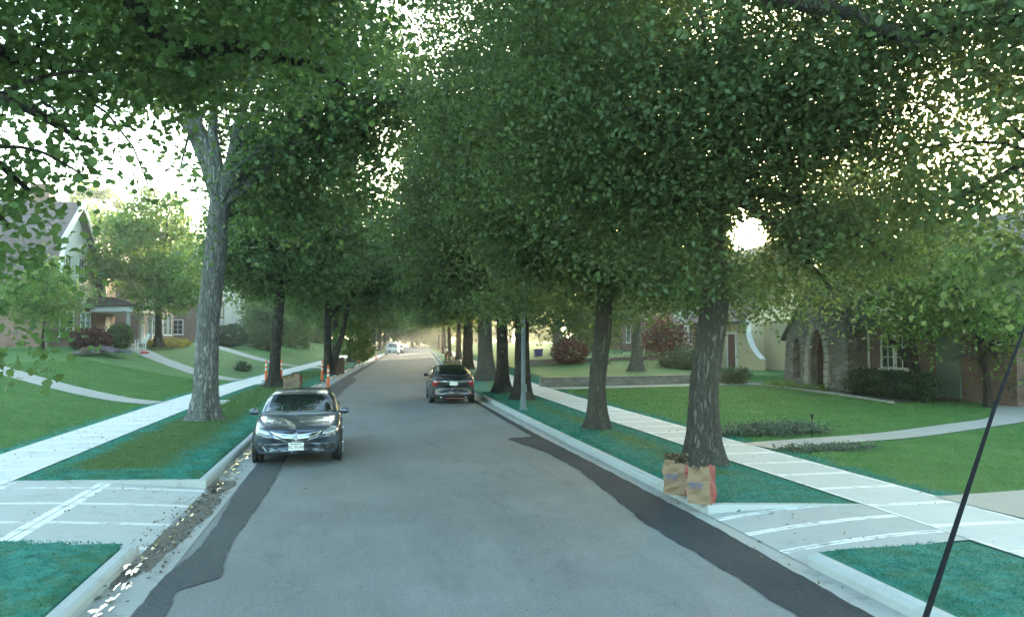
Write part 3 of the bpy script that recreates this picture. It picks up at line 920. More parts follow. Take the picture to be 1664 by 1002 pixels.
# --- right-hand street trees
SUNV = [(*(np.array([0, 0, CAM_H])+np.array(SUN_DIR)*t), .12+.0195*t) for t in np.concatenate([np.arange(9, 40, .22), np.arange(40, 75, .5)])]
sunvoid = SUNV                   # the gap between the crowns that the low sun shines through
def base_path(px, py, x, y, tops, r0):
    z = gz(x, y)-.05
    return [(x, y, z, r0)]+tops
x1, y1 = 6.66, 14.7
make_tree('oak_tree', 'big brown trunked tree standing right behind the two paper leaf bags', [(x1, y1, .10, .345), (6.68, 14.75, 1.6, .325), pt(1163, 480, 15.8, .32), pt(1160, 380, 15.8, .27), pt(1166, 300, 15.8, .25), pt(1182, 120, 15.9, .24), pt(1200, -60, 15.9, .18)],
    [(6.2, 14.6, 8.6, 4.6, 4.3, 3.4), (5.2, 13.2, 10.5, 3.6, 3.6, 3.0), (8.4, 15.4, 6.2, 2.7, 2.7, 1.7), (4.0, 14.8, 6.9, 2.5, 2.6, 1.7), (9.4, 13.2, 8.2, 2.6, 2.6, 2.2), (6.6, 15.5, 12.8, 3.2, 3.2, 2.6), (7.4, 12.6, 6.6, 1.9, 1.8, 1.0), (5.4, 16.9, 5.4, 2.0, 1.8, 1.1)]+[(*at(*q[:3]), *q[3:]) for q in ((1290, 385, 15.6, 1.5, 1.5, .8), (1400, 330, 14.8, 1.7, 1.6, 1.1), (1060, 430, 15.2, 1.2, 1.2, .7), (1300, 120, 15, 2, 2, 1.6), (1000, 200, 14.5, 2, 2, 1.6), (1120, 410, 14.6, 1.0, .9, .75), (1150, 320, 14.6, 1.0, .9, .8), (1130, 450, 14.9, .8, .7, .45), (1310, 455, 16.2, 1.1, 1.1, .55), (1420, 400, 15, 1.3, 1.3, .7))],
    150000, .104, seed=11, per=75, sig=(.40, .40, .24), voids=sunvoid, auto=16, limbs=[([at(1170, 270, 15.8), at(1260, 140, 15.4), at(1340, 10, 14.6)], (.15, .08)), ([at(1240, -10, 12.8), at(1330, 8, 12.5), at(1440, 48, 12.2), at(1500, 75, 12)], (.16, .05))])
make_tree('oak_tree', 'medium trunk tree on right verge with dark wrapped band on its upper trunk', [(6.4, 20.9, .10, .26), (6.42, 20.9, 1.5, .25), pt(980, 540, 21.8, .29), pt(985, 440, 21.8, .25), pt(990, 250, 21.8, .2), pt(1000, 60, 21.8, .12)],
    [(6.2, 21.2, 8.3, 4.2, 3.9, 3.6), (4.6, 20.4, 9.8, 3.3, 3.3, 3.0), (7.6, 20.2, 5.7, 2.7, 2.4, 1.5), (4.2, 21.4, 6.0, 2.1, 2.4, 1.5), (6.4, 21.6, 12.6, 3.0, 3.0, 2.5)]+[(*at(*q[:3]), *q[3:]) for q in ((930, 430, 21.5, 1.6, 1.6, .9), (1040, 460, 21.8, 1.6, 1.6, .8), (880, 370, 21, 1.6, 1.6, 1.2), (1120, 440, 22.5, 1.6, 1.6, 1.0), (1240, 470, 23, 1.4, 1.4, .7), (845, 470, 24.5, 1.1, 1.1, .8))],
    112000, .125, seed=12, voids=sunvoid, auto=12)
make_tree('oak_tree', 'tree trunk just behind the grey lamp pole on right verge', [(6.55, 31.3, .10, .36), (6.5, 31.3, 2.0, .34), (6.5, 31.4, 4.5, .3), (6.4, 31.4, 9, .2)],
    [(6.2, 31.6, 9.2, 4.3, 3.9, 4.2), (4.2, 30.6, 8.6, 2.9, 2.8, 2.6), (7.6, 31.2, 6.0, 2.9, 2.6, 1.7), (5.0, 32, 6.2, 2.3, 2.6, 1.6)]+[(*at(*q[:3]), *q[3:]) for q in ((800, 460, 31.5, 2.0, 2, 1.1), (880, 490, 32.5, 2.0, 2, .9), (740, 400, 31, 1.8, 1.8, 1.3), (980, 500, 34, 1.8, 1.8, .8))], 64000, .158, seed=13, voids=sunvoid, bk='bark_dark')
make_tree('oak_tree', 'flared trunk tree next to the dark parked sedan on right', [(6.45, 35.4, .10, .34), (6.45, 35.4, 2.0, .31), (6.4, 35.5, 5, .27), (6.2, 35.5, 9, .2)],
    [(6.0, 35.6, 9.6, 4.2, 3.9, 4.2), (4.0, 35.2, 7.6, 2.8, 2.8, 2.2), (7.6, 36, 6.4, 2.8, 2.6, 1.8)]+[(*at(*q[:3]), *q[3:]) for q in ((740, 470, 36, 1.8, 2, 1.2), (700, 430, 36, 1.6, 1.8, 1.2))], 36000, .2, seed=14, voids=sunvoid, bk='bark_dark', flare=2.0)
make_tree('oak_tree', 'thickest trunk in the right row, pale and flared, behind the parked sedan', [(7.4, 45.5, .10, .58), (7.3, 45.6, 2, .52), (7.25, 45.7, 6, .44), (7.2, 46, 11, .3)],
    [(6.9, 45.8, 11.5, 4.8, 4.4, 4.8), (4.4, 45, 9.0, 3.2, 3, 2.6), (8.4, 45.4, 7.5, 3.2, 3, 2.0)], 34000, .23, seed=15, voids=sunvoid, flare=1.8)
make_tree('oak_tree', 'slim dark trunk tree between the thick trunk and the road', [(7.1, 52.8, .10, .22), (7.15, 52.8, 3, .2), (7.1, 53, 7, .15)],
    [(6.6, 53, 8.2, 3.6, 3.6, 3.6), (4.6, 52.5, 6.3, 2.6, 2.4, 1.8)], 25000, .23, seed=16, bk='bark_dark', leaf='leaf_maple')
# tree out of frame on the right whose crown hangs in at the top right
make_tree('lawn_tree', 'tree at right edge whose thin leafy branches fill the top right corner', [(12.6, 7.2, gz(12.6, 7.2)-.05, .36), (12.5, 7.3, 3, .33), (12.2, 7.8, 7, .26), (12, 8, 10, .2)],
    [(10.6, 10.2, 8.3, 3.6, 3.2, 2.5), (12.4, 12.0, 7.2, 2.6, 2.6, 1.8), (9.0, 9.0, 7.6, 2.6, 2.2, 1.6), (11.6, 13.8, 5.6, 1.7, 1.7, 1.2), (13, 9, 10, 3.6, 3.6, 2.6)]+[(*at(*q[:3]), *q[3:]) for q in ((1600, 240, 12, .8, .8, .5), (1650, 330, 11.5, .8, .8, .6), (1560, 300, 12.5, .7, .7, .5), (1640, 430, 12, .7, .7, .4), (1500, 60, 12, 1.3, 1.3, .6), (1600, 120, 12, 1.0, 1.0, .5))],
    26000, .135, seed=17, per=70, auto=7, bk='bark_dark', shell=.3)
# --- left-hand street trees
make_tree('maple_tree', 'tree at left edge with broad lobed leaves hanging over the top left', [(-5.0, 7.6, .10, .42), (-4.95, 7.8, 2.5, .38), (-4.9, 8.0, 5.2, .34), (-4.8, 8.6, 8.0, .24)],
    [(-4.2, 9.6, 8.2, 3.2, 2.8, 2.0), (-1.6, 10.6, 8.3, 2.6, 2.4, 1.5), (-6.0, 11.0, 6.5, 1.9, 2.0, 1.3), (-3.4, 12.6, 8.0, 2.4, 2.0, 1.5), (-7.3, 12.6, 5.2, 1.3, 1.5, 1.0), (-8.2, 11.8, 3.6, 0.8, 0.9, 0.9), (0.2, 12.2, 8.8, 2.0, 2.0, 1.1), (-5.6, 9, 10.5, 3.5, 3.5, 2.2)]+[(*at(*q[:3]), *q[3:]) for q in ((60, 60, 11, 1.5, 1.5, 1.0), (170, 130, 11.5, 1.3, 1.3, .7), (50, 130, 11.5, .8, .8, .3), (330, 60, 12, 1.6, 1.6, .9), (150, 235, 10.8, .55, .55, .2), (100, 265, 10.6, .5, .5, .2), (20, 300, 10.2, .42, .4, .25), (15, 300, 10.2, .42, .4, .25), (20, 430, 9.8, .32, .4, .4), (15, 440, 9.8, .3, .4, .4), (10, 540, 9.4, .35, .4, .25), (5, 540, 9.4, .35, .4, .25), (20, 360, 10, .35, .4, .3), (470, 60, 12.5, 1.6, 1.6, 1.0))],
    40000, .104, 'lobed', 'leaf_maple', 'bark_dark', seed=21, auto=9, per=34, sig=(.36, .36, .20), shell=.35,
    limbs=[([at(180, -40, 10.6), at(245, 42, 10.8), at(300, 85, 11.2), at(340, 84, 11.6)], (.13, .10)), ([at(330, 86, 11.5), at(380, 75, 11.9), at(430, 92, 12.2), at(500, 102, 12.8), at(560, 140, 13.2)], (.11, .04)), ([(-4.85, 8.4, 7.2), at(150, -70, 10.4), at(185, -38, 10.6)], (.17, .13)), ([(-4.9, 8.2, 5.4), (-6.4, 10, 5.8), (-7.3, 11.6, 5.0), (-8.2, 12.1, 3.9)], (.12, .03))])
L1 = [(-4.45, 25.4, .10, .43), (-4.4, 25.4, 1.2, .41), pt(338, 520, 24.2, .40), pt(350, 420, 24.2, .39), pt(355, 335, 24.2, .33)]
make_tree('maple_tree', 'big grey trunk maple beside the slate sedan, forked above with a tall bare limb', L1,
    [(-4.6, 26.0, 13.2, 4.0, 3.8, 2.6), (-1.9, 25.6, 10.2, 2.5, 2.7, 2.4), (-0.9, 26.6, 7.8, 2.0, 2.2, 1.5), (-2.6, 26.8, 7.0, 1.6, 1.6, 1.0), (-2.4, 24.0, 12.6, 2.8, 2.8, 2.0), (-6.3, 26.8, 11.6, 2.2, 2.6, 1.6), (0.2, 25.6, 10.6, 2.2, 2.4, 2.2)]+[(*at(*q[:3]), *q[3:]) for q in ((480, 240, 24.6, 1.8, 1.8, 1.3), (560, 160, 25, 2, 2, 1.5), (440, 330, 25.5, 1.3, 1.3, .8))],
    42000, .2, 'oval', 'leaf_maple', 'bark_grey', seed=22, auto=9, flare=1.45, shell=.4,
    limbs=[([at(352, 350, 24.2), at(350, 280, 24.0), at(322, 205, 23.8), at(290, 135, 23.6), at(268, 60, 23.4), at(250, -40, 23.2)], (.235, .10)),
           ([at(364, 350, 24.3), at(372, 300, 24.4), at(398, 245, 24.6), at(420, 180, 24.8), at(450, 90, 25)], (.17, .06)),
           ([at(398, 245, 24.6), at(440, 225, 24.6), at(500, 190, 24.6)], (.12, .05)), ([at(340, 235, 23.9), at(310, 215, 23.6), at(285, 190, 23.3)], (.12, .04))])
make_tree('maple_tree', 'dark straight trunk tree with orange posts on both sides of it', [(-3.95, 41.6, .10, .34), (-3.9, 41.6, 2, .31), pt(455, 480, 40, .29), pt(462, 360, 40, .2)],
    [(-3.6, 41.8, 7.6, 3.6, 3.4, 2.6), (-1.6, 41.4, 6.2, 2.4, 2.4, 1.6), (-5.4, 42, 7.2, 2.3, 2.6, 2.0), (-3.0, 42, 10.6, 3.2, 3.2, 2.8)]+[(*at(*q[:3]), *q[3:]) for q in ((420, 440, 40.5, 2.2, 2, 1.3), (510, 430, 41, 2.2, 2, 1.4), (570, 370, 41.5, 2.0, 2, 1.6))], 36000, .22, 'oval', 'leaf_maple', 'bark_dark', seed=23, flare=1.8)
x3, y3 = -1.75, 54.7
tw = make_tree('twin_trunk_tree', 'tree with two dark trunks from one base on left verge', [(x3, y3, .10, .40), (x3-.05, y3, 1.2, .34), (x3-.1, y3, 3.5, .28), (x3+.1, y3, 7, .2)],
    [(-1.2, 54.8, 8.4, 3.8, 3.6, 3.4), (.8, 54.4, 6.3, 2.5, 2.4, 1.7), (-3.6, 55.4, 7.0, 2.6, 2.8, 2.3)]+[(*at(*q[:3]), *q[3:]) for q in ((560, 470, 54, 2.2, 2, 1.2), (620, 440, 54.5, 2.2, 2, 1.6))], 28000, .25, 'oval', 'leaf_maple', 'bark_dark', seed=24,
    limbs=[([(x3+.25, y3, .3), (x3+.55, y3, 1.6), (x3+1.0, y3+.1, 3.4), (x3+1.5, y3+.2, 6)], (.24, .12))])
# --- yard trees
make_tree('yard_tree', 'bright green rounded lawn tree in front of the brick porch house', [(-14.2, 62.8, gz(-14.2+float(cx(62.8))*0-float(cx(62.8)), 62.8)-.05, .30), (-14.2, 62.8, 4.2, .27), (-14.1, 62.8, 7, .2)],
    [(-14.6, 62.6, 8.2, 3.4, 3.6, 3.0), (-12.2, 61.4, 7.0, 2.4, 2.6, 2.2), (-16.4, 61.6, 9.2, 2.6, 2.6, 2.6), (-14.4, 62, 11.2, 2.6, 2.8, 2.0), (-13, 60.6, 5.4, 2.0, 1.8, 1.2)], 17000, .26, 'diam', 'leaf_bright', 'bark_dark', seed=31)
make_tree('ornamental_tree', 'small pale green tree before the gambrel roofed house', [(-16.6, 47.5, gz(-16.6, 47.5)-.05, .10), (-16.6, 47.5, 2.6, .085), (-16.5, 47.5, 4.2, .05)],
    [(-16.6, 47.5, 4.9, 1.9, 1.9, 1.1), (-15.6, 47.0, 4.2, 1.2, 1.2, .8), (-17.8, 48, 4.4, 1.4, 1.3, .9), (-16.4, 47.6, 5.9, 1.1, 1.1, .8)], 5200, .17, 'oval', 'leaf_bright', 'bark_dark', seed=32, auto=8)
make_tree('yard_tree', 'pale trunk tree on raised lawn, left of the red shrub on right side', [(17.2, 68, gz(17.2-float(cx(68)), 68)-.05, .5), (17.2, 68, 3.5, .44), (17.2, 68.2, 9, .32)],
    [(17, 68, 11, 5.5, 5, 4.5), (14.5, 66.5, 7, 3, 3, 2), (19.5, 67, 7, 3, 3, 2)], 15000, .3, 'diam', 'leaf_far', 'bark_pale', seed=33, voids=sunvoid)
make_tree('yard_tree', 'pale trunk tree on raised lawn beside the dark red maple bush', [(16.4, 45.5, gz(16.4-float(cx(45.5)), 45.5)-.05, .40), (16.4, 45.5, 3, .36), (16.5, 45.6, 8, .26)],
    [(16.2, 45.6, 9.6, 4.4, 4.2, 3.6), (14.4, 44.4, 5.6, 2.4, 2.2, 1.4), (18.2, 45.5, 6.6, 2.6, 2.6, 1.8)], 17000, .24, 'diam', 'leaf_far', 'bark_pale', seed=34, voids=sunvoid)
make_tree('yard_tree', 'dark leaning tree growing against the brick house by the window', [(20.6, 26.5, gz(20.4, 26.6)-.05, .24), (20.5, 26.7, 1.6, .22), (20.6, 27.2, 3.4, .18), (20.6, 28.2, 6, .13)],
    [(20.6, 28.4, 6.0, 3.0, 3.0, 2.2), (19.2, 26.6, 4.8, 2.0, 2.0, 1.2), (20.6, 31.5, 5.4, 2.2, 2.2, 1.4), (19.6, 33.5, 6.2, 1.8, 1.6, 1.0), (20, 36, 6.8, 2, 2, 1.3), (20, 30, 8.5, 3, 3, 2)], 24000, .17, 'oval', 'leaf', 'bark_dark', seed=35, voids=sunvoid, limbs=[([(20.5, 26.7, 1.4), (20.2, 27.6, 2.6), (20.0, 28.6, 4.2)], (.12, .05))])
make_tree('ornamental_tree', 'light green low branching tree at right edge beyond the path', [(20.6, 23.2, gz(20.6, 23.2)-.05, .13), (20.6, 23.3, 1.4, .11), (20.4, 23.6, 3.4, .06)],
    [(20.2, 23.8, 4.4, 2.3, 2.0, 1.5), (18.6, 24.2, 3.6, 1.4, 1.3, 1.0), (19.0, 22.8, 5.2, 1.6, 1.6, 1.1), (20.6, 22.2, 3.1, 1.5, 1.3, .9), (19.4, 25, 5.6, 1.8, 1.8, 1.2)], 11000, .145, 'oval', 'leaf_bright', 'bark_dark', seed=36, limbs=[([(20.5, 23.4, 1.8), (19.4, 22.6, 2.1), (18.2, 22.0, 1.9)], (.05, .02))])

# --- far rows: street trees beyond the cars, and woods behind houses
def proto_tree(name, label, seed, leaf, bk, H, W, n, size, cat='tree', low=False):
    r = np.random.default_rng(seed)
    bl = [(0, 0, H*.64, W*.8, W*.8, H*.30)]
    for k in range(6):
        a = k*1.05+r.uniform(0, .6)
        bl.append((math.cos(a)*W*.6, math.sin(a)*W*.6, H*(.42+.08*(k % 3)+r.uniform(0, .1)), W*.5, W*.5, H*.15))
    if low:
        for k in range(6):
            a = k*1.05+.5; bl.append((math.cos(a)*W*.6, math.sin(a)*W*.6, H*r.uniform(.14, .26), W*.5, W*.5, H*.15))
    bl.append((0, 0, H*.86, W*.45, W*.45, H*.13))
    return make_tree(name, label, [(0, 0, -.05, W*.065), (0, 0, H*.22, W*.058), (.1, .1, H*.6, W*.035)], bl, n, size, 'diam', leaf, bk, seed, auto=9, twigs=False, per=40, sig=(.55, .55, .34))
pa = proto_tree('street_tree', 'leafy tree in the long row lining the far street', 51, 'leaf_far', 'bark_dark', 13.5, 5.2, 15000, .37)
pb = proto_tree('street_tree', 'leafy tree in the long row lining the far street', 52, 'leaf_maple', 'bark_dark', 12.0, 4.6, 14000, .37)
pc = proto_tree('woodland_tree', 'tall tree in the green wall behind the houses', 53, 'leaf_far', 'bark_brown', 17.5, 6.5, 15000, .46, low=True)
pd = proto_tree('woodland_tree', 'tall tree in the green wall behind the houses', 54, 'leaf_far', 'bark_brown', 14, 5.6, 13000, .44, low=True)
row = 'street trees in the far rows'
rr = random.Random(5)
first = {id(pa): True, id(pb): True, id(pc): True, id(pd): True}
def place(p, x, y, group, label=None, s=1.0, z=None):
    z = gz(x, y)-.05 if z is None else z
    loc = (x, y, z); rz = rr.uniform(0, 6.28); sc = (s, s, s*rr.uniform(.92, 1.1))
    if first[id(p)]:
        first[id(p)] = False
        p.location = loc; p.rotation_euler = (0, 0, rz); p.scale = sc; p['group'] = group
        if label: p['label'] = label
        return p
    return copy_thing(p, loc, rz, label or p['label'], group, sc)
for (y, s) in ((68, 1.0), (82, 1.05), (97, 1), (113, 1.1), (131, 1), (150, 1.1), (170, 1.1)):
    place(pa if rr.random() < .5 else pb, -4.2+float(cx(y))+rr.uniform(-.3, .3), y, row, 'leafy tree in the far left row along the verge beyond the two trunk tree', s)
for (y, s) in ((62, .95), (74, 1.0), (88, 1.0), (104, 1.05), (122, 1), (141, 1.1), (162, 1.1)):
    place(pa if rr.random() < .5 else pb, 6.9+float(cx(y))+rr.uniform(-.3, .3), y, row, 'leafy tree in the far right row along the verge beyond the parked sedan', s)
wood = 'trees of the wooded backdrop'
for (x, y, s, p) in ((14, 205, 1.1, pc), (22, 215, 1.2, pc), (6, 215, 1.1, pd), (-3, 205, 1.1, pc), (31, 208, 1.1, pd), (41, 214, 1.2, pc), (-14, 210, 1.2, pd), (-26, 215, 1.2, pc), (18, 240, 1.5, pc), (0, 245, 1.5, pc), (34, 245, 1.5, pc)):
    place(p, x, y, wood, 'tree closing the far end of the street beyond the white vehicle', s)
for (x, y, s, p) in ((-27, 92, 1.0, pd), (-32, 106, 1.05, pc), (-24, 118, 1.0, pd), (-20, 135, 1.1, pc), (-30, 140, 1.1, pc), (-18, 158, 1.0, pd), (-24, 175, 1.2, pc)):
    place(p, x, y, wood, 'tree behind the houses on the left side of the street', s)
for (x, y, s, p) in ((-9.5, 92, .55, pd), (-12, 112, .6, pc), (-8, 112, .5, pd), (-10, 132, .6, pc), (-7, 150, .6, pd), (-9, 172, .7, pc)):
    place(p, x, y, wood, 'low tree on the far left lawns in front of the distant houses', s)
for (x, y, s, p) in ((22, 78, .55, pd), (30, 192, .5, pd), (19, 188, .45, pc)):
    place(p, x, y, wood, 'low tree on the far right lawns in front of the distant houses', s)
for (x, y, s, p) in ((36, 36, .5, pc), (34, 46, .52, pc), (45, 60, .6, pd), (47, 70, .55, pc), (28, 90, .6, pd), (36, 98, .6, pc), (42, 182, .55, pc), (39, 27, .5, pc), (42, 20, .55, pd), (48, 40, .55, pc), (52, 56, .55, pc)):
    place(p, x, y, wood, 'tree behind the houses on the right side of the street', s)

for (x, y, s, p) in ((62, 196, .75, pc), (74, 206, .8, pd), (86, 214, .8, pc), (98, 226, .85, pc), (70, 226, .8, pd), (52, 222, .8, pc), (58, 238, .85, pc), (84, 244, .85, pd), (110, 240, .9, pc)):
    place(p, x, y, wood, 'tree in the distant line beyond the right lawns', s, z=.6)
# --- shrubs, hedges, flower beds
def on(x, y): return (x, y, gz(x, y)-.01)
make_shrub('clipped_hedge', 'long dark clipped hedge under the brick house window', on(20.0, 27.0), [(0, k*.75, .55, .55, .6, .52) for k in range(-2, 4)], 11000, .085, seed=61, stems=14, cat='hedge', shell=.6)
make_shrub('round_shrub', 'small dark shrub by the left corner of the stone entry', on(18.7, 37.5), [(0, 0, .4, .8, .7, .42)], 2500, .09, seed=62)
make_shrub('red_shrub', 'dark red rounded shrub on the raised right lawn', on(15.0, 55.5), [(0, 0, .9, 1.3, 1.2, .9)], 5000, .12, 'leaf_red', 63)
make_tree('red_maple', 'small dark red maple in front of the sunlit white house', [(21.0, 53, gz(21-float(cx(53)), 53)-.05, .09), (21, 53, 1.2, .08), (21.1, 53, 2.4, .05)], [(21, 53, 2.9, 1.5, 1.5, 1.1), (20.2, 52.4, 2.2, .9, .9, .6), (22, 53.4, 2.3, 1, 1, .6)], 5500, .14, 'oval', 'leaf_red', 'bark_dark', 64, auto=8)
make_shrub('spreading_shrub', 'dark green bushes along the front of the far cream house', on(20.2, 47.5), [(0, -1.4, .6, 1.0, .9, .6), (.3, .4, .7, 1.1, 1.0, .7), (0, 2, .55, .9, .9, .55)], 6000, .11, seed=65)
make_shrub('ground_cover', 'grey green ground cover patch on the far side of right path', on(10.3, 18.6), [(-.9, .1, .1, .7, .42, .16), (0, 0, .14, .9, .5, .2), (1.0, .1, .1, .75, .4, .15)], 4200, .06, 'leaf_silver', 66, per=9, sig=(.06, .06, .05), cat='ground plant')
make_shrub('ground_cover', 'thin sprawling ground cover patch on the near side of right path', on(10.0, 15.7), [(-.5, .2, .04, .6, .35, .09), (.5, .2, .05, .7, .35, .09)], 1800, .055, 'leaf_silver', 67, per=8, sig=(.07, .07, .03), cat='ground plant')
make_shrub('red_shrub', 'dark red barberry bush below the bay window on left', on(-15.6, 52.0), [(0, 0, .7, 1.1, 1.1, .7)], 4200, .12, 'leaf_red', 68)
make_shrub('flowering_bush', 'green bush between the porch and the white chair on left', on(-15.9, 59.4), [(0, 0, .8, .8, .8, .85)], 4200, .13, 'leaf_far', 69)
make_shrub('flower_bed', 'bed of yellow flowers along the brick house on left', on(-14.6, 68.0), [(0, -3, .32, 1.0, 2.2, .36), (.1, 0, .32, 1.0, 2.0, .36), (0, 3, .3, 1.0, 2.0, .36)], 6500, .11, 'leaf_gold', 70, cat='flower bed', stems=16)
make_shrub('round_shrub', 'broad dark bush at the far side of left lawns', on(-12.6, 84), [(0, 0, 1.0, 2.0, 1.8, 1.1)], 5000, .18, seed=71)
make_shrub('round_shrub', 'low dark shrub row in front of the far left houses', on(-11.2, 99), [(0, 0, .8, 1.4, 2.6, .9)], 4500, .2, seed=72)
make_shrub('round_shrub', 'dark mound of leaves on the left lawn near orange posts', on(-7.5, 57), [(0, 0, .3, .5, .5, .32)], 900, .1, seed=73)
make_shrub('border_plants', 'low yellow green plants along the stone edged bed by the hedge', on(19.5, 33.0), [(0, k*.8, .12, .35, .4, .16) for k in range(-2, 4)], 2600, .07, 'leaf_bright', 74, cat='border plants', stems=10)
make_shrub('round_shrub', 'dark bushes at right edge below the light green tree', on(22.5, 23.6), [(0, -.5, .6, 1.0, 1.0, .7), (.3, 1.2, .6, 1, 1, .6)], 4000, .1, seed=75)
make_shrub('young_tree', 'light green sapling beyond the orange posts on left verge', on(-.2, 66), [(0, 0, 2.4, 1.6, 1.6, 1.5), (.6, .5, 1.4, 1.2, 1.2, .8)], 4500, .19, 'leaf_bright', 76, cat='young tree', stems=5)

# ------------------------------------------------------------------ cars
def catmull(xs, ys, x): 
    xs = np.array(xs, float); ys = np.array(ys, float)
    d = np.gradient(ys, xs)
    i = np.clip(np.searchsorted(xs, x)-1, 0, len(xs)-2)
    h = xs[i+1]-xs[i]; t = (x-xs[i])/h
    return (2*t**3-3*t**2+1)*ys[i]+(t**3-2*t**2+t)*h*d[i]+(-2*t**3+3*t**2)*ys[i+1]+(t**3-t**2)*h*d[i+1]
def loft(name, rings, m, parent, capf=True):
    n = len(rings[0]); V = [p for r_ in rings for p in r_]
    F = [(i*n+k, i*n+k+1, (i+1)*n+k+1, (i+1)*n+k) for i in range(len(rings)-1) for k in range(n-1)]
    if capf: F += [tuple(range(n)), tuple(range((len(rings)-1)*n, len(rings)*n))[::-1]]
    me = bpy.data.meshes.new(name); me.from_pydata(V, [], F)
    bm = bmesh.new(); bm.from_mesh(me); bmesh.ops.recalc_face_normals(bm, faces=bm.faces)
    for f in bm.faces: f.smooth = True
    bm.to_mesh(me); bm.free()
    return link(name, me, m, parent)
def text_mesh(body, size, extrude=.002):
    cu = bpy.data.curves.new('lettering', 'FONT'); cu.body = body; cu.size = size; cu.align_x = 'CENTER'; cu.align_y = 'CENTER'; cu.extrude = extrude
    o = bpy.data.objects.new('lettering', cu); COL.objects.link(o)
    bpy.context.view_layer.update()
    me = bpy.data.meshes.new_from_object(o.evaluated_get(bpy.context.evaluated_depsgraph_get()))
    bpy.data.objects.remove(o)
    return me
def car(label, name, loc, rz, paint, S, front=True, plate='', group=None):
    """sedan or wagon; local +Y is forward. S holds its measures"""
    root = thing(name, label, 'car', loc, rz, group)
    L, W, H = S['L'], S['W']/2, S['H']
    ss = S['s']; ns = np.unique(np.concatenate([np.linspace(0, .12, 12), np.linspace(.12, .88, 26), np.linspace(.88, 1, 10)]))
    top = catmull(ss, S['top'], ns); wid = catmull(ss, S['wid'], ns)*W; bot = np.interp(ns, [0, .05, .12, .88, .95, 1], S['bot'])
    rings = []
    for s, zt, w, zb in zip(ns, top, wid, bot):
        y0 = L/2-s*L
        bow = .30*max(0, 1-s/.20)**1.3; bowr = .20*max(0, 1-(1-s)/.16)**1.3
        zs = zt-.055
        prof = [(0, zb), (.6, zb), (.90, zb+.01), (.975, zb+.09), (1.0, zb+(zs-zb)*.45), (.995, zb+(zs-zb)*.62), (.972, zs-.06), (.945, zs-.012), (.90, zs+.012), (.72, zt-.022), (.40, zt-.004), (0, zt)]
        ring = []
        for (f, z) in prof: ring.append((f*w, y0-bow*f*f+bowr*f*f, z))
        rings.append([(-p[0], p[1], p[2]) for p in ring[:0:-1]]+ring)
    # noses: close rings with inset
    def inset(r_, dy, kx, z0, kz): return [(p[0]*kx, p[1]+dy, z0+(p[2]-z0)*kz) for p in r_]
    f0_, b0_ = rings[0], rings[-1]
    zf_, zb_ = S.get('zc', (.45, .62))
    rings = [inset(f0_, dy, k, zf_, k2) for (dy, k, k2) in ((.068, .12, .05), (.066, .45, .3), (.058, .75, .58), (.040, .92, .80))]+rings+[inset(b0_, -dy, k, zb_, k2) for (dy, k, k2) in ((.030, .94, .84), (.046, .78, .62), (.055, .48, .32), (.057, .12, .06))]
    # each ring is open at the bottom centre: close by repeating the first point
    rings = [r_+[r_[0]] for r_ in rings]
    body = loft('body', rings, paint, root)
    # cabin
    cs = np.linspace(S['cab'][0], S['cab'][1], 30)
    zr = catmull(S['rs'], S['rz'], cs)
    rc = []
    for s, z in zip(cs, zr):
        y0 = L/2-s*L; zb = float(np.interp(s, ns, top))-.06
        k = max(0, (z-zb)/(H-zb))
        wb = float(np.interp(s, ns, wid))*.925; wr = wb*(1-.25*k)
        bowf = .22*(1-sst(S['cab'][0], S['cab'][0]+.14, s)); bowb = .16*(sst(S['cab'][1]-.12, S['cab'][1], s))
        pr = [(wb, zb), (wb*(1-.06*k), zb+(z-zb)*.35), (wb*(1-.15*k), zb+(z-zb)*.72), (wr*.985, z-.055*k), (wr*.88, z-.012*k), (wr*.5, z+.006*k), (0, z+.012*k)]
        ring = [(x, y0-bowf*(x/wb)**2+bowb*(x/wb)**2, zz) for (x, zz) in pr]
        rc.append([(-p[0], p[1], p[2]) for p in ring[:-1]]+ring[::-1])
    cab = loft('cabin', rc, paint, root)
    bpy.context.view_layer.update()
    def bvh(o):
        me = o.data; return BVHTree.FromPolygons([v.co[:] for v in me.vertices], [tuple(p.vertices) for p in me.polygons])
    tb, tc = bvh(body), bvh(cab)
    def panel(nm, poly, axis, m, off=.006, tree=None, cuts=3, parent=None):
        """outline drawn on the front, back or side of the shell, laid on its surface with a thin edge"""
        bm = bmesh.new()
        if axis in ('f', 'b'): vs = [bm.verts.new((p[0], 0, p[1])) for p in poly]
        elif axis in ('l', 'r'): vs = [bm.verts.new((0, p[0], p[1])) for p in poly]
        else: vs = [bm.verts.new((p[0], p[1], 0)) for p in poly]
        bm.faces.new(vs); bmesh.ops.triangulate(bm, faces=bm.faces)
        bmesh.ops.subdivide_edges(bm, edges=bm.edges, cuts=cuts, use_grid_fill=True)
        d = {'f': Vector((0, -1, 0)), 'b': Vector((0, 1, 0)), 'l': Vector((1, 0, 0)), 'r': Vector((-1, 0, 0)), 't': Vector((0, 0, -1))}[axis]
        miss = []
        for v in bm.verts:
            best = None
            for t in ((tree,) if tree else (tb, tc)):
                h = t.ray_cast(v.co-d*8, d)
                if h[0] is not None and (best is None or h[3] < best[1]): best = (h[0], h[3])
            if best: v.co = best[0]-d*off
            else: miss.append(v)
        if miss: bmesh.ops.delete(bm, geom=miss, context='VERTS')
        ex = bmesh.ops.extrude_face_region(bm, geom=list(bm.faces))
        for g_ in ex['geom']:
            if isinstance(g_, bmesh.types.BMVert): g_.co += d*(off+.01)
        bmesh.ops.recalc_face_normals(bm, faces=bm.faces)
        for f in bm.faces: f.smooth = True
        me = bpy.data.meshes.new(nm); bm.to_mesh(me); bm.free()
        return link(nm, me, m, parent or root)
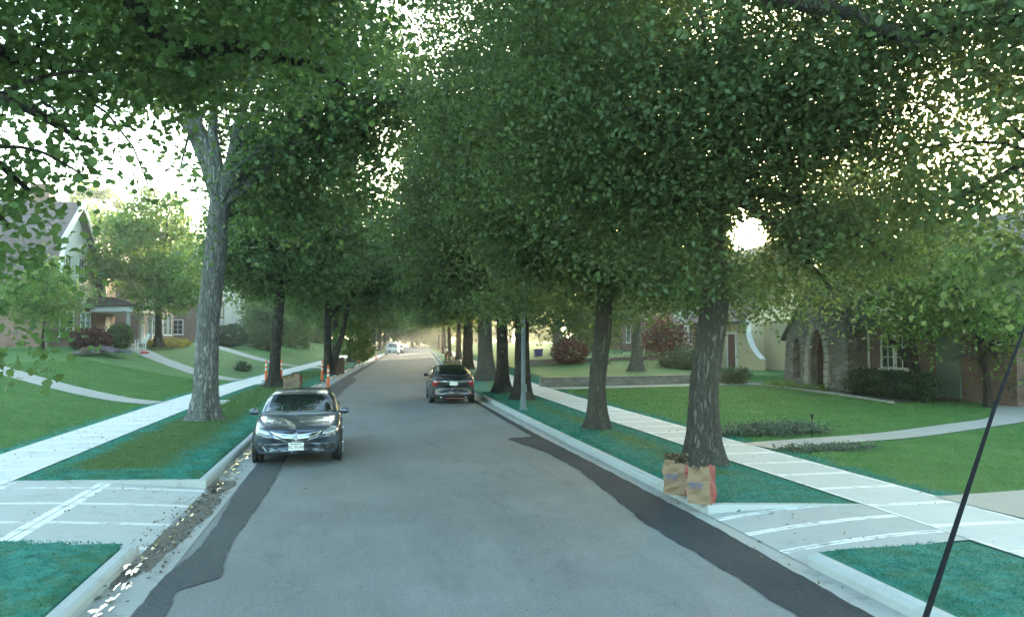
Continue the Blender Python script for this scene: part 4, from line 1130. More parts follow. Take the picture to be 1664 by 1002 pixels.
    mir = lambda P: [(-a, b) for a, b in P]
    # glass
    wsz0, wsz1 = S['ws']
    panel('windshield', [(-W*.80, wsz0), (W*.80, wsz0), (W*.665, wsz1), (-W*.665, wsz1)], 'f', M['glass'], tree=tc, cuts=8)
    rz0, rz1 = S['rw']
    panel('rear_window', [(-W*.74, rz0), (W*.74, rz0), (W*.63, rz1), (-W*.63, rz1)], 'b', M['glass'], tree=tc, cuts=8)
    for ax in ('l', 'r'):
        for q in S['side']: panel('side_window', q, ax, M['glass'], tree=tc, cuts=4)
        for q in S['seams']:
            panel('door_seam', [(q[0]-.006, .30), (q[0]+.006, .30), (q[1]+.006, .90), (q[1]-.006, .90)], ax, M['black'], off=.002, tree=tb, cuts=3)
            panel('door_handle', [(q[1]-.26, .80), (q[1]-.07, .80), (q[1]-.07, .83), (q[1]-.26, .83)], ax, M['chrome'] if S.get('chrome_handles') else paint, off=.022, tree=tb, cuts=1)
        panel('sill', [(-L*.26, bot.min()+.02), (L*.24, bot.min()+.02), (L*.24, bot.min()+.07), (-L*.26, bot.min()+.07)], ax, M['black'], tree=tb, cuts=2)
    # wheels; black discs laid on the body paint in the shade of the arches
    rw = S['wheel']
    for (yw) in S['axles']:
        for sd in (-1, 1):
            w_here = float(np.interp((L/2-yw)/L, ns, wid))
            b = MB(); cxw = sd*(w_here-.085)
            wl = MB(); wl.lathe([(.0, sd*.005), (rw+.06, sd*.005), (rw+.06, -sd*.06)], 28, (sd*(w_here+.001), yw, rw), 'X').build('well_shade_disc', M['black'], root)
            b.lathe([(rw*.62, -.10), (rw*.93, -.105), (rw, -.075), (rw, .075), (rw*.93, .105), (rw*.70, .10), (rw*.64, .085)], 28, (cxw, yw, rw), 'X')
            wo = b.build('wheel', M['rubber'], root)
            rm = MB(); o_ = (cxw+sd*.095, yw, rw)
            rm.lathe([(rw*.70, .0), (rw*.66, .012*sd), (rw*.60, -.03*sd)], 28, o_, 'X')
            for k in range(5):
                a = 2*math.pi*k/5+.3
                rm.bar((o_[0], yw, rw), (o_[0]+sd*.004, yw+math.cos(a)*rw*.64, rw+math.sin(a)*rw*.64), .075, .02)
            rm.lathe([(.001, .02*sd), (.05, .018*sd), (.055, -.02*sd)], 16, o_, 'X')
            rm.build('rim', M['alloy'], wo)
    # mirrors
    for sd in (-1, 1):
        y_m = L/2-S['mir'][0]*L; zc = S['mir'][1]; w_here = W*.93
        mm = MB()
        prof = [(.0, .0), (.03, .055), (.10, .075), (.17, .065), (.20, .03)]
        rings = []
        for k, (dx, hh) in enumerate(prof):
            rings.append([(sd*(w_here-.005+dx+.02), y_m+.07*math.cos(a)-.02*dx, zc+hh*math.sin(a)+.02) for a in np.linspace(0, 2*math.pi, 13)[:-1]])
        V = [p for r_ in rings for p in r_]; n = 12
        F = [(i*n+k, i*n+(k+1) % n, (i+1)*n+(k+1) % n, (i+1)*n+k) for i in range(len(rings)-1) for k in range(n)]+[tuple(range(n)), tuple(range(n*(len(rings)-1), n*len(rings)))]
        mm.add(V, F, True)
        mm.bar((sd*(w_here-.06), y_m, zc-.045), (sd*(w_here+.06), y_m, zc+.0), .05, .03)
        mm.build('mirror', M['black'] if S.get('black_mirror') else paint, root)
    panel('shut_line', [(-W*.78, .0), (W*.78, .0), (W*.78, -.0), (-W*.78, .0)][:0] or [(-W*.70, L/2-.27*L), (W*.70, L/2-.27*L), (W*.70, L/2-.265*L), (-W*.70, L/2-.265*L)], 't', M['black'], off=.002, tree=tb, cuts=2)
    S['extra'](root, panel, paint, L, W, H, plate, mir)
    return root

def plate_part(root, x, y, z, word, facing, tilt=0.0):
    b = MB().box(-.152, .152, -.006, .006, -.076, .076)
    o = b.build('licence_plate', M['plate'], root, bevel=.004)
    o.location = (x, y, z); o.rotation_euler = (tilt, 0, math.pi if facing > 0 else 0)
    if word:
        t = link('lettering', text_mesh(word, .085), M['ink'], o)
        t.rotation_euler = (R(90), 0, 0); t.location = (0, -.0075, -.012)
        b2 = MB().box(-.11, .11, -.0085, -.006, .042, .056); b2.build('plate_band', M['blue_print'], o)
    return o
def front_slate(root, panel, paint, L, W, H, plate, mir):
    hl = [(.50, .615), (.60, .600), (.76, .640), (.80, .70), (.80, .745), (.70, .735), (.56, .685)]
    for P in (hl, mir(hl)[::-1]):
        h_ = panel('headlight', P, 'f', M['lamp'], off=.012, cuts=3)
    for sg in (1, -1):
        for k in range(5):
            xx = sg*(.565+k*.045); zz = .632+k*.010
            panel('lamp_element', [(xx-.014, zz-.014), (xx+.014, zz-.014), (xx+.014, zz+.018), (xx-.014, zz+.018)], 'f', M['chrome'], off=.018, cuts=0)
    panel('grille', [(-.46, .675), (.46, .675), (.40, .600), (.20, .520), (0, .495), (-.20, .520), (-.40, .600)], 'f', M['black'], off=.004, cuts=3)
    panel('grille_wing', [(-.52, .690), (-.30, .655), (0, .638), (.30, .655), (.52, .690), (.42, .612), (.20, .560), (0, .548), (-.20, .560), (-.42, .612)], 'f', M['chrome'], off=.022, cuts=3)
    panel('grille_lower_rim', [(-.47, .625), (-.40, .588), (-.20, .508), (0, .483), (.20, .508), (.40, .588), (.47, .625), (.41, .562), (.20, .488), (0, .462), (-.20, .488), (-.41, .562)], 'f', M['chrome'], off=.014, cuts=2)
    # round emblem with an open arch inside
    e = MB(); yf = L/2+.052
    e.lathe([(.058, -.006), (.070, -.006), (.070, .006), (.058, .006), (.058, -.006)], 24, (0, yf, .60), 'Y')
    e.bar((-.006, yf, .655), (-.034, yf, .552), .016, .012); e.bar((.006, yf, .655), (.034, yf, .552), .016, .012); e.bar((-.022, yf, .592), (.022, yf, .592), .012, .012)
    e.build('emblem', M['chrome'], root)
    it = [(.34, .345), (.46, .395), (.74, .430), (.76, .33), (.62, .285), (.47, .275)]
    for P in (it, mir(it)[::-1]): panel('side_intake', P, 'f', M['black'], off=.005, cuts=3)
    tr = [(.31, .335), (.46, .408), (.76, .445), (.76, .425), (.47, .385), (.355, .335), (.47, .285), (.62, .290), (.62, .272), (.46, .262)]
    for P in (tr, mir(tr)[::-1]): panel('intake_trim', P, 'f', M['paint_light'], off=.013, cuts=1)
    panel('lower_intake', [(-.33, .33), (.33, .33), (.42, .235), (-.42, .235)], 'f', M['black'], off=.005, cuts=3)
    panel('bumper_lip', [(-.60, .235), (.60, .235), (.60, .205), (-.60, .205)], 'f', M['black'], off=.02, cuts=2)
    plate_part(root, -.01, L/2+.065, .405, plate, 1)
    panel('tow_tag', [(.04, .335), (.13, .335), (.11, .26), (.05, .26)], 'f', M['paint_light'], off=.012, cuts=0)
    for x in (-.18, .30):
        w_ = MB().bar((x, L/2-.285*L, 1.00), (x+.42 if x < 0 else x-.38, L/2-.305*L, 1.035), .016, .014); w_.build('wiper', M['black'], root)
    MB().bar((-.08, L/2-.42*L, 1.30), (.08, L/2-.42*L, 1.30), .02, .05).build('rear_view_mirror', M['black'], root)
M['paint_light'] = simple('satin_grey_trim', (.20, .24, .28), .4, metal=.6, var=.05)
SLATE = dict(L=4.6, W=1.80, H=1.41, s=[0, .015, .05, .12, .20, .28, .40, .60, .78, .86, .95, .985, 1],
    top=[.60, .68, .745, .82, .885, .945, .95, .96, .985, 1.02, 1.04, .99, .88], wid=[.80, .87, .93, .975, .99, .995, 1, 1, .99, .98, .95, .90, .82],
    bot=[.24, .20, .19, .19, .24, .32], cab=(.255, .90), rs=[.255, .34, .43, .50, .58, .68, .78, .86, .90], rz=[.93, 1.16, 1.345, 1.395, 1.405, 1.37, 1.235, 1.06, .98],
    ws=(.965, 1.335), rw=(1.09, 1.32), side=[[(.98, .955), (.02, .965), (.02, 1.285), (.30, 1.285)], [(-.03, .965), (-.86, .985), (-.62, 1.22), (-.30, 1.285), (-.03, 1.29)]],
    seams=[(1.02, 1.05), (-.02, -.02), (-.86, -.80)], wheel=.325, axles=(1.42, -1.25), mir=(.325, .955), extra=front_slate)
def rear_charcoal(root, panel, paint, L, W, H, plate, mir):
    tl = [(.54, .905), (.66, .925), (.80, .90), (.85, .80), (.84, .70), (.72, .69), (.60, .76)]
    for P in (tl, mir(tl)[::-1]):
        t = panel('tail_light', P, 'b', M['tail'], off=.014, cuts=3)
    il = [(.60, .885), (.72, .890), (.72, .845), (.62, .850)]
    for P in (il, mir(il)[::-1]): panel('reversing_lens', P, 'b', M['lamp'], off=.022, cuts=1)
    panel('boot_seam', [(-.62, .655), (.62, .655), (.62, .643), (-.62, .643)], 'b', M['black'], off=.004, cuts=3)
    panel('boot_trim', [(-.40, .905), (.40, .905), (.40, .885), (-.40, .885)], 'b', M['chrome'], off=.02, cuts=2)
    panel('spoiler_lip', [(-.66, 1.035), (.66, 1.035), (.64, 1.01), (-.64, 1.01)], 'b', paint, off=.035, cuts=3)
    panel('bumper_crease', [(-.78, .555), (.78, .555), (.78, .540), (-.78, .540)], 'b', M['black'], off=.004, cuts=3)
    panel('lower_valance', [(-.60, .34), (.60, .34), (.56, .25), (-.56, .25)], 'b', M['black'], off=.008, cuts=3)
    for sg in (-1, 1):
        panel('reflector', [(sg*.60, .40), (sg*.74, .41), (sg*.74, .375), (sg*.60, .365)], 'b', M['tail'], off=.008, cuts=1)
        MB().tube([(sg*.48, -L/2+.1, .27), (sg*.48, -L/2-.05, .27)], .035, 12).build('exhaust_pipe', M['chrome'], root)
    plate_part(root, 0, -L/2-.055, .805, plate, -1)
    MB().bar((-.3, -L/2-.02, .24), (.32, -L/2-.02, .24), .03, .03).build('tow_bar', M['red_print'], root)
CHAR = dict(L=4.75, W=1.76, H=1.45, s=[0, .015, .05, .12, .20, .28, .40, .60, .78, .86, .95, .985, 1],
    top=[.60, .68, .76, .85, .91, .965, .98, .99, 1.02, 1.05, 1.06, 1.02, .93], wid=[.80, .87, .93, .975, .99, .995, 1, 1, .99, .98, .95, .92, .87],
    bot=[.24, .20, .19, .19, .24, .30], cab=(.25, .89), rs=[.25, .34, .43, .50, .58, .68, .78, .85, .89], rz=[.95, 1.18, 1.38, 1.435, 1.445, 1.40, 1.26, 1.10, 1.03],
    ws=(.99, 1.37), rw=(1.10, 1.36), side=[[(1.0, .985), (.02, .99), (.02, 1.32), (.30, 1.31)], [(-.03, .99), (-.86, 1.01), (-.62, 1.25), (-.30, 1.32), (-.03, 1.325)]],
    seams=[(1.02, 1.05), (-.02, -.02), (-.86, -.80)], wheel=.33, axles=(1.42, -1.30), mir=(.325, .985), black_mirror=True, extra=rear_charcoal)
def van_front(root, panel, paint, L, W, H, plate, mir):
    hl = [(.52, .74), (.80, .78), (.82, .92), (.56, .88)]
    for P in (hl, mir(hl)[::-1]): panel('headlight', P, 'f', M['lamp'], off=.012, cuts=2)
    panel('grille', [(-.48, .86), (.48, .86), (.42, .62), (-.42, .62)], 'f', M['black'], off=.008, cuts=2)
    panel('lower_intake', [(-.70, .5), (.70, .5), (.66, .34), (-.66, .34)], 'f', M['black'], off=.008, cuts=2)
    plate_part(root, 0, L/2+.07, .50, '', 1)
VAN = dict(L=4.9, W=1.95, H=1.82, s=[0, .015, .05, .12, .20, .28, .40, .60, .78, .86, .95, .985, 1],
    top=[.80, .90, .97, 1.03, 1.07, 1.10, 1.10, 1.10, 1.10, 1.10, 1.10, 1.06, 1.0], wid=[.84, .90, .95, .98, .99, 1, 1, 1, .99, .98, .97, .95, .93],
    bot=[.30, .26, .25, .25, .28, .32], cab=(.24, .985), rs=[.24, .32, .38, .46, .60, .80, .92, .96, .985], rz=[1.07, 1.45, 1.70, 1.79, 1.81, 1.80, 1.74, 1.45, 1.2],
    ws=(1.14, 1.70), rw=(1.25, 1.65), side=[[(.95, 1.14), (.06, 1.14), (.06, 1.66), (.55, 1.66)], [(0, 1.14), (-1.0, 1.14), (-1.0, 1.66), (0, 1.67)], [(-1.08, 1.14), (-1.9, 1.14), (-1.75, 1.62), (-1.08, 1.65)]],
    seams=[(1.02, 1.05), (.02, .02), (-1.04, -1.0)], wheel=.36, axles=(1.5, -1.45), mir=(.30, 1.12), extra=van_front)
car('slate grey sedan parked at the left kerb, facing the viewer', 'parked_sedan', (-1.20, 16.8+2.3, .012), math.pi+R(.8), M['paint_slate'], SLATE, plate='SC PLA8')
car('charcoal sedan parked by the right kerb seen from behind, red tail lights', 'parked_sedan', (3.85, 31.15+2.37, .012), R(-2.5), M['paint_charcoal'], CHAR, plate='')
car('white van parked far off at the left kerb, facing the viewer', 'parked_van', (float(cx(122))-1.15, 122, .012), math.pi-.075, M['paint_white'], VAN)
car('dark blue car parked behind the white van far down the street', 'parked_sedan', (float(cx(134))-.65, 134, .012), math.pi-.075, M['paint_blue'], SLATE, plate='')

# ------------------------------------------------------------------ houses
def wall_window(root, to3, out, u, z, w, h, cols=2, rows=3, sill=True, depth=.07):
    """window on a wall; to3(u,z) gives a wall point, out the outward normal"""
    out = Vector(out); f = MB(); t = .07
    def bx(u0, u1, z0, z1, d0, d1, mb):
        a = Vector(to3(u0, z0)); b = Vector(to3(u1, z1)); c = (a+b)/2+out*((d0+d1)/2)
        ax = (Vector(to3(u1, z0))-a); hx = ax.length/2; ax.normalize()
        mb.obox(c, ax, out, (0, 0, 1), hx, (d1-d0)/2, (z1-z0)/2)
    bx(u-w/2-t, u-w/2, z-t, z+h+t, -.02, depth, f); bx(u+w/2, u+w/2+t, z-t, z+h+t, -.02, depth, f)
    bx(u-w/2, u+w/2, z+h, z+h+t, -.02, depth, f); bx(u-w/2, u+w/2, z-t, z, -.02, depth, f)
    for k in range(1, cols): bx(u-w/2+w*k/cols-.018, u-w/2+w*k/cols+.018, z, z+h, .014, .04, f)
    for k in range(1, rows): bx(u-w/2, u+w/2, z+h*k/rows-.014, z+h*k/rows+.014, .016, .038, f)
    fo = f.build('window', M['trim'], root)
    p = MB(); bx(u-w/2, u+w/2, z, z+h, -.03, .010, p); p.build('pane', M['pane'], fo)
    if sill:
        s = MB(); bx(u-w/2-.14, u+w/2+.14, z-t-.06, z-t-.002, -.02, .13, s); s.build('sill', M['trim'], fo)
    return fo
def arch(u0, u1, z0, zs, zt, n=8):
    """pointed opening: spring height zs, point at zt"""
    um = (u0+u1)/2; P = [(u0, z0)]
    for k in range(n): 
        t = k/n; P.append((u0+(um-u0)*(t**1.6), zs+(zt-zs)*math.sin(t*math.pi/2)**.95))
    P.append((um, zt))
    for k in range(n-1, -1, -1):
        t = k/n; P.append((u1-(u1-um)*(t**1.6), zs+(zt-zs)*math.sin(t*math.pi/2)**.95))
    P.append((u1, z0))
    return P
# --- right: brick and stone house with the pointed arch
hx, hy = 21.6, 28.5; hz = gz(21.6, 31)-.05
h = thing('stone_house', 'brick and rubble stone house with a pointed arch entry on right', 'house', (hx, hy, hz))
MB().box(0, 8, -5.4, 4.4, 0, 3.1).build('wall', M['brick_dark'], h)
# entry gable, local y 3..8 in front of the wall
g_ = MB(); out_ = [(2.6, 0), (2.6, 2.75), (4.9, 5.1), (7.6, 2.4), (7.9, 0)]
a1 = arch(4.25, 5.55, .0, 1.25, 2.75); a2 = arch(6.35, 7.0, .45, 1.5, 2.3)
g_.poly(out_, [a1[::-1], a2[::-1]], lambda u_, z_: (-.9, u_, z_), (.38, 0, 0)); g_.build('entry_gable', M['stone'], h)
MB().box(-.50, 0, 2.6, 2.95, 0, 2.7).build('entry_side_wall', M['stone'], h)
MB().box(-.5, 3, 7.55, 7.88, 0, 2.35).build('entry_side_wall', M['stone'], h)
MB().box(.05, .15, 3.0, 7.5, 0, 3).build('entry_back_wall', M['brick'], h)
vs = MB()
def voussoirs(A, w, x0):
    A = A[1:-1]
    for (p, q) in zip(A[:-1], A[1:]):
        c = Vector((0, (p[0]+q[0])/2, (p[1]+q[1])/2)); d = Vector((0, q[0]-p[0], q[1]-p[1])); Ld = d.length; d.normalize(); nn = Vector((0, -d.z, d.y))
        if nn.dot(Vector((0, c.y-(A[0][0]+A[-1][0])/2, c.z-1.0))) < 0: nn = -nn
        vs.obox(c+nn*w*.5+Vector((x0, 0, 0)), (1, 0, 0), d, nn, .06+rr.uniform(0, .03), Ld*.47, w*.5*rr.uniform(.85, 1.15))
voussoirs(arch(4.25, 5.55, 0, 1.25, 2.75, 7), .30, -.92)
for sd, uu in ((-1, 4.1), (1, 5.7)):
    for k in range(4): vs.box(-1.0-rr.uniform(0, .03), -.85, uu-.16-rr.uniform(0, .05), uu+.16+rr.uniform(0, .05), k*.315+.01, k*.315+.30)
vs.build('arch_stones', M['stone_pale'], h, bevel=.02)
d = MB(); d.poly(arch(4.35, 5.45, .06, 1.25, 2.5), [], lambda u_, z_: (-.02, u_, z_), (.06, 0, 0)); d.build('door', simple('oak_door', (.075, .045, .03), .6), h)
MB().box(-1.35, -.92, 3.9, 5.9, 0, .14).build('step', M['stone_pale'], h)
rf = MB()
rf.add([(-.4, -5.8, 2.95), (-.4, 4.6, 2.95), (4, 4.6, 7.2), (4, -5.8, 7.2), (8.4, -5.8, 2.95), (8.4, 4.6, 2.95), (-.4, -5.8, 3.1), (-.4, 4.6, 3.1), (4, 4.6, 7.38), (4, -5.8, 7.38), (8.4, -5.8, 3.1), (8.4, 4.6, 3.1)],
       [(0, 1, 2, 3), (3, 2, 5, 4), (6, 9, 8, 7), (9, 10, 11, 8), (0, 6, 7, 1), (4, 5, 11, 10), (0, 3, 9, 6), (3, 4, 10, 9), (1, 7, 8, 2), (2, 8, 11, 5)])
rf.build('roof', M['roof_grey'], h)
MB().add([(.02, -5.39, 3.1), (7.98, -5.39, 3.1), (4, -5.39, 7.1), (.02, 4.39, 3.1), (7.98, 4.39, 3.1), (4, 4.39, 7.1)], [(0, 1, 2), (3, 5, 4), (0, 2, 5, 3), (1, 4, 5, 2), (0, 3, 4, 1)]).build('gable_wall', M['brick_dark'], h)
MB().add([(-1.0, 2.35, 2.6), (-1.0, 4.9, 5.22), (3.4, 4.9, 5.22), (3.4, 2.35, 2.6), (-1.0, 7.95, 2.2), (3.4, 7.95, 2.2), (-1.0, 2.35, 2.72), (-1.0, 4.9, 5.36), (3.4, 4.9, 5.36), (3.4, 2.35, 2.72), (-1.0, 7.95, 2.34), (3.4, 7.95, 2.34)],
    [(0, 1, 2, 3), (1, 4, 5, 2), (6, 9, 8, 7), (7, 8, 11, 10), (0, 6, 7, 1), (1, 7, 10, 4), (0, 3, 9, 6), (4, 10, 11, 5)]).build('entry_roof', M['roof_grey'], h)
MB().box(-.45, -.05, -5.8, 2.5, 2.86, 2.96).build('gutter', M['green_paint'], h)
MB().tube([(-.10, 2.3, .02), (-.10, 2.3, 2.55), (-.22, 2.3, 2.86)], .055, 10).build('downspout', M['trim'], h)
for uw in (1.15, .25): wall_window(h, lambda u_, z_: (0, u_, z_), (-1, 0, 0), uw, 1.15, .72, 1.25)
wall_window(h, lambda u_, z_: (u_, -5.4, z_), (0, -1, 0), 3.0, 1.1, 1.0, 1.3)
MB().box(5.4, 6.4, -2, -1, 3, 8.4).build('chimney', M['brick'], h)
MB().box(-.06, 0, -2.9, -1.7, .15, 2.4).build('side_door', M['green_paint'], h)
# bed edging stones and mulch
def bed(name, label, spots, m):
    b = MB()
    for (x, y) in spots:
        s = rr.uniform(.16, .26); a = rr.uniform(-.4, .4); z = gz(x, y)
        b.obox((x, y, z+.03), (math.cos(a), math.sin(a), 0), (-math.sin(a), math.cos(a), 0), (0, 0, 1), s*.42, s, rr.uniform(.03, .05))
    o = b.build(name, m, bevel=.02); tag(o, label, 'edging'); return o
bed('stone_edging', 'curved row of pale stones edging the bed before the brick house', [(18.9+.9*math.sin((y-24)*.16)-.5, y) for y in np.arange(25.5, 37.5, .46)], M['limestone'])
bs = strip('flower_bed_mulch', lambda y: 18.45+.9*np.sin((y-24)*.16), lambda y: np.full_like(y, 21.55), 25.5, 38.2, 0, M['soil'], dy=.5, nu=8, zf=zlawn, dz=.03)

def block_house(name, label, loc, rz, w, d, hh, ridge, wallm, roofm, windows=(), door=None, ridge_along='x', chimney=None, cat='house', gable=None):
    """plain gabled house. Local: front faces -Y, width along X, depth along +Y"""
    o = thing(name, label, cat, loc, rz)
    MB().box(-w/2, w/2, 0, d, -1.5, hh).build('wall', wallm, o)
    e = .4; t = .16; b = MB(); gb = MB()
    if ridge_along == 'x':
        prof = [(-e, hh-e*(ridge-hh)/(d/2)), (d/2, ridge), (d+e, hh-e*(ridge-hh)/(d/2))]
        V = [(sx*(w/2+e), y_, z_+k*t) for k in (0, 1) for sx in (-1, 1) for (y_, z_) in prof]
        gb.add([(sx*(w/2-.01), y_, z_) for sx in (-1, 1) for (y_, z_) in ((0.01, hh), (d/2, ridge-.03), (d-.01, hh))], [(0, 1, 2), (3, 5, 4), (0, 3, 4, 1), (1, 4, 5, 2), (0, 2, 5, 3)])
    else:
        prof = [(-w/2-e, hh-e*(ridge-hh)/(w/2)), (0, ridge), (w/2+e, hh-e*(ridge-hh)/(w/2))]
        V = [(x_, yy_, z_+k*t) for k in (0, 1) for yy_ in (-e, d+e) for (x_, z_) in prof]
        gb.add([(x_, yy_, z_) for yy_ in (.01, d-.01) for (x_, z_) in ((-w/2+.01, hh), (0, ridge-.03), (w/2-.01, hh))], [(0, 1, 2), (3, 5, 4), (0, 3, 4, 1), (1, 4, 5, 2), (0, 2, 5, 3)])
    b.add(V, [(0, 1, 4, 3), (1, 2, 5, 4), (6, 9, 10, 7), (7, 10, 11, 8), (0, 6, 7, 1), (1, 7, 8, 2), (3, 4, 10, 9), (4, 5, 11, 10), (0, 3, 9, 6), (2, 8, 11, 5)])
    gb.build('gable_wall', gable or wallm, o)
    ro = b.build('roof', roofm, o)
    if chimney: MB().box(chimney[0]-.45, chimney[0]+.45, chimney[1]-.4, chimney[1]+.4, hh, ridge+1.0).build('chimney', M['brick'], ro)
    for (u_, z_, ww, wh) in windows: wall_window(o, lambda a, b_: (a, 0, b_), (0, -1, 0), u_, z_, ww, wh)
    for (sx) in (-1, 1):
        wall_window(o, lambda a, b_, sx=sx: (sx*w/2, a, b_), (sx, 0, 0), d*.35, 1.0, 1.0, 1.5)
    if door is not None:
        dr = MB().box(door-.5, door+.5, -.05, 0, .05, 2.2).build('door', simple('door_paint', (.12, .05, .04), .5), o)
        MB().box(door-.66, door-.5, -.08, 0, 0, 2.36).box(door+.5, door+.66, -.08, 0, 0, 2.36).box(door-.5, door+.5, -.08, 0, 2.2, 2.36).build('door_frame', M['trim'], dr)
    return o
# cream stucco house with a flared wing wall
def facing_road(x, y): return (x, y, gz(x-float(cx(y)), y)-.05)
cr_ = block_house('cream_house', 'cream stucco house with a curved white wing wall on right', facing_road(23.4, 49.5), R(-90), 8.0, 7, 3.3, 7.2, M['stucco'], M['roof_brown'], [(-2.3, 1.0, 1.1, 1.5), (.3, 1.0, 1.1, 1.5)], 2.2, chimney=(2, 3))
MB().box(4.02, 9.5, 1.2, 6, -1, 3.0).build('annex', M['stucco'], cr_)
wv = MB(); curve = [(0, 0), (0, 3.3)]+[(1.9-1.9*math.cos(t_)*1.0, 3.3-2.2*math.sin(t_)) for t_ in np.linspace(.1, math.pi/2, 8)]+[(1.9, 0)]
curve = [(0, 0), (0, 3.3)]+[(1.8*t_**1.8, 3.3-2.6*t_**.55) for t_ in np.linspace(.1, 1, 9)]+[(1.8, 0)]
wv.poly(curve, [], lambda u_, z_: (4.0+u_, -.02, z_), (0, .32, 0)); wv.build('wing_wall', M['stucco'], cr_)
cap = MB()
for (p, q) in zip(curve[1:-2], curve[2:-1]): cap.bar((4.0+p[0], .14, p[1]+.02), (4.0+q[0], .14, q[1]+.02), .36, .06)
cap.build('wing_coping', M['stucco_white'], cr_)
block_house('white_house', 'bright white stucco house far back on right lawns', facing_road(27.5, 62), R(-90), 10, 8, 4.6, 8.6, M['stucco_white'], M['roof_grey'], [(-3, 1, 1.1, 1.6), (-.8, 1, 1.1, 1.6), (3, 1, 1.1, 1.6), (-2, 3, 1, 1.2), (2, 3, 1, 1.2)], 1.2)
block_house('grey_house', 'grey and brick house behind the far right tree trunks', facing_road(29, 80), R(-90), 11, 8, 5.2, 9, M['brick'], M['roof_grey'], [(-3, 1, 1.1, 1.6), (0, 1, 1.1, 1.6), (-3, 3.4, 1, 1.3), (2.5, 3.4, 1, 1.3)], 2.6)
block_house('brick_house', 'farthest brick house on right side behind the trees', facing_road(30, 103), R(-90), 11, 8, 5.4, 9, M['brick_dark'], M['roof_grey'], [(-3, 1, 1.1, 1.6), (3, 1, 1.1, 1.6), (-3, 3.4, 1, 1.3), (2.5, 3.4, 1, 1.3)], 0)
block_house('garage', 'pale garage wall with brown base at right edge', (25.6, 24.2, gz(25, 24)-.05), R(-90), 5.0, 6, 2.3, 4.2, M['stucco_white'], M['roof_grey'], [], None, 'y', cat='garage')
# --- left: gambrel house with porch
gxx, gyy = -18.6, 58.5; gzz = gz(-18.6, 58.5)-.05
gh = thing('gambrel_house', 'tall gambrel roofed house with brown shingles and white trim on left', 'house', (gxx, gyy, gzz))
MB().box(-11, 0, -4.6, 4.6, -1, 3.0).build('wall', M['brick'], gh)
prof = [(-4.6, 3.0), (-3.5, 6.6), (0, 9.3), (3.5, 6.6), (4.6, 3.0)]
MB().poly(prof, [], lambda u_, z_: (-.02, u_, z_), (-.2, 0, 0)).build('gable_wall', M['stucco_white'], gh)
rf = MB(); op = [(-5.15, 2.7), (-3.75, 6.85), (0, 9.75), (3.75, 6.85), (5.15, 2.7)]; ip = [(-4.9, 2.62), (-3.55, 6.7), (0, 9.5), (3.55, 6.7), (4.9, 2.62)]
n5 = 5; V = [(x_, p[0], p[1]) for x_ in (.45, -11.3) for p in op]+[(x_, p[0], p[1]) for x_ in (.45, -11.3) for p in ip]
Fq = []
for k in range(4): Fq += [(k, k+1, 5+k+1, 5+k), (10+k, 15+k, 15+k+1, 10+k+1), (k, 10+k, 10+k+1, k+1), (5+k, 5+k+1, 15+k+1, 15+k)]
Fq += [(0, 5, 15, 10), (4, 14, 19, 9)]
rf.add(V, Fq); ro = rf.build('roof', M['roof_brown'], gh)
tr = MB()
for (p, q) in zip(op[:-1], op[1:]): tr.bar((.50, p[0], p[1]-.16), (.50, q[0], q[1]-.16), .10, .42)
tr.build('barge_board', M['trim'], ro)
MB().poly([(-2.9, 3.0), (-2.9, 6.2), (0, 8.2), (2.9, 6.2), (2.9, 3.0)], [], lambda u_, z_: (-7.4+u_*.9, -5.0, z_-.2), (0, 3.4, 0)).build('dormer', M['stucco_white'], gh)
MB().add([(-10.4, -5.3, 5.75), (-7.4, -5.3, 8.2), (-7.4, -1.0, 8.2), (-10.4, -1.5, 5.75), (-4.4, -5.3, 5.75), (-4.4, -1.5, 5.75), (-10.4, -5.3, 5.95), (-7.4, -5.3, 8.42), (-7.4, -1.0, 8.42), (-10.4, -1.5, 5.95), (-4.4, -5.3, 5.95), (-4.4, -1.5, 5.95)],
         [(0, 1, 2, 3), (1, 4, 5, 2), (6, 9, 8, 7), (7, 8, 11, 10), (0, 6, 7, 1), (1, 7, 10, 4), (0, 3, 9, 6), (4, 10, 11, 5)]).build('dormer_roof', M['roof_brown'], gh)
for uw in (-8.2, -6.6): wall_window(gh, lambda a, b_: (a, -5.0, b_), (0, -1, 0), uw, 3.7, 1.0, 1.6)
for uw in (-1.3, 1.3): wall_window(gh, lambda a, b_: (0, a, b_), (1, 0, 0), uw, 4.3, 1.0, 1.7)
wall_window(gh, lambda a, b_: (a, -4.6, b_), (0, -1, 0), -8, .9, 1.6, 1.5, 3)
MB().box(-3, -1.8, .5, 1.5, 8, 11.0).build('chimney', M['brick'], ro)
by = MB(); bo = [(0, -3.6), (1.3, -2.9), (1.3, -.8), (0, -.1)]
by.add([(x_, y_, z_) for z_ in (-1, 2.5) for (x_, y_) in bo], [(0, 1, 5, 4), (1, 2, 6, 5), (2, 3, 7, 6), (4, 5, 6, 7), (0, 3, 2, 1)]); byo = by.build('bay', M['brick'], gh)
MB().add([(-.05, -3.9, 2.5), (1.6, -3.05, 2.5), (1.6, -.65, 2.5), (-.05, .2, 2.5), (0, -2.9, 3.4), (0, -.9, 3.4)], [(0, 1, 4), (1, 2, 5, 4), (2, 3, 5), (0, 3, 2, 1), (0, 4, 5, 3)]).build('bay_roof', M['roof_brown'], byo)
for uw in (-2.35, -1.35): wall_window(gh, lambda a, b_: (1.3, a, b_), (1, 0, 0), uw, .75, .75, 1.5)
ang = Vector((.7, -1.3, 0)).normalized()
wall_window(gh, lambda a, b_: (.65+ang.x*0+.88*a, -3.25+.474*a, b_), (.474, -.88, 0), 0, .75, .7, 1.5)
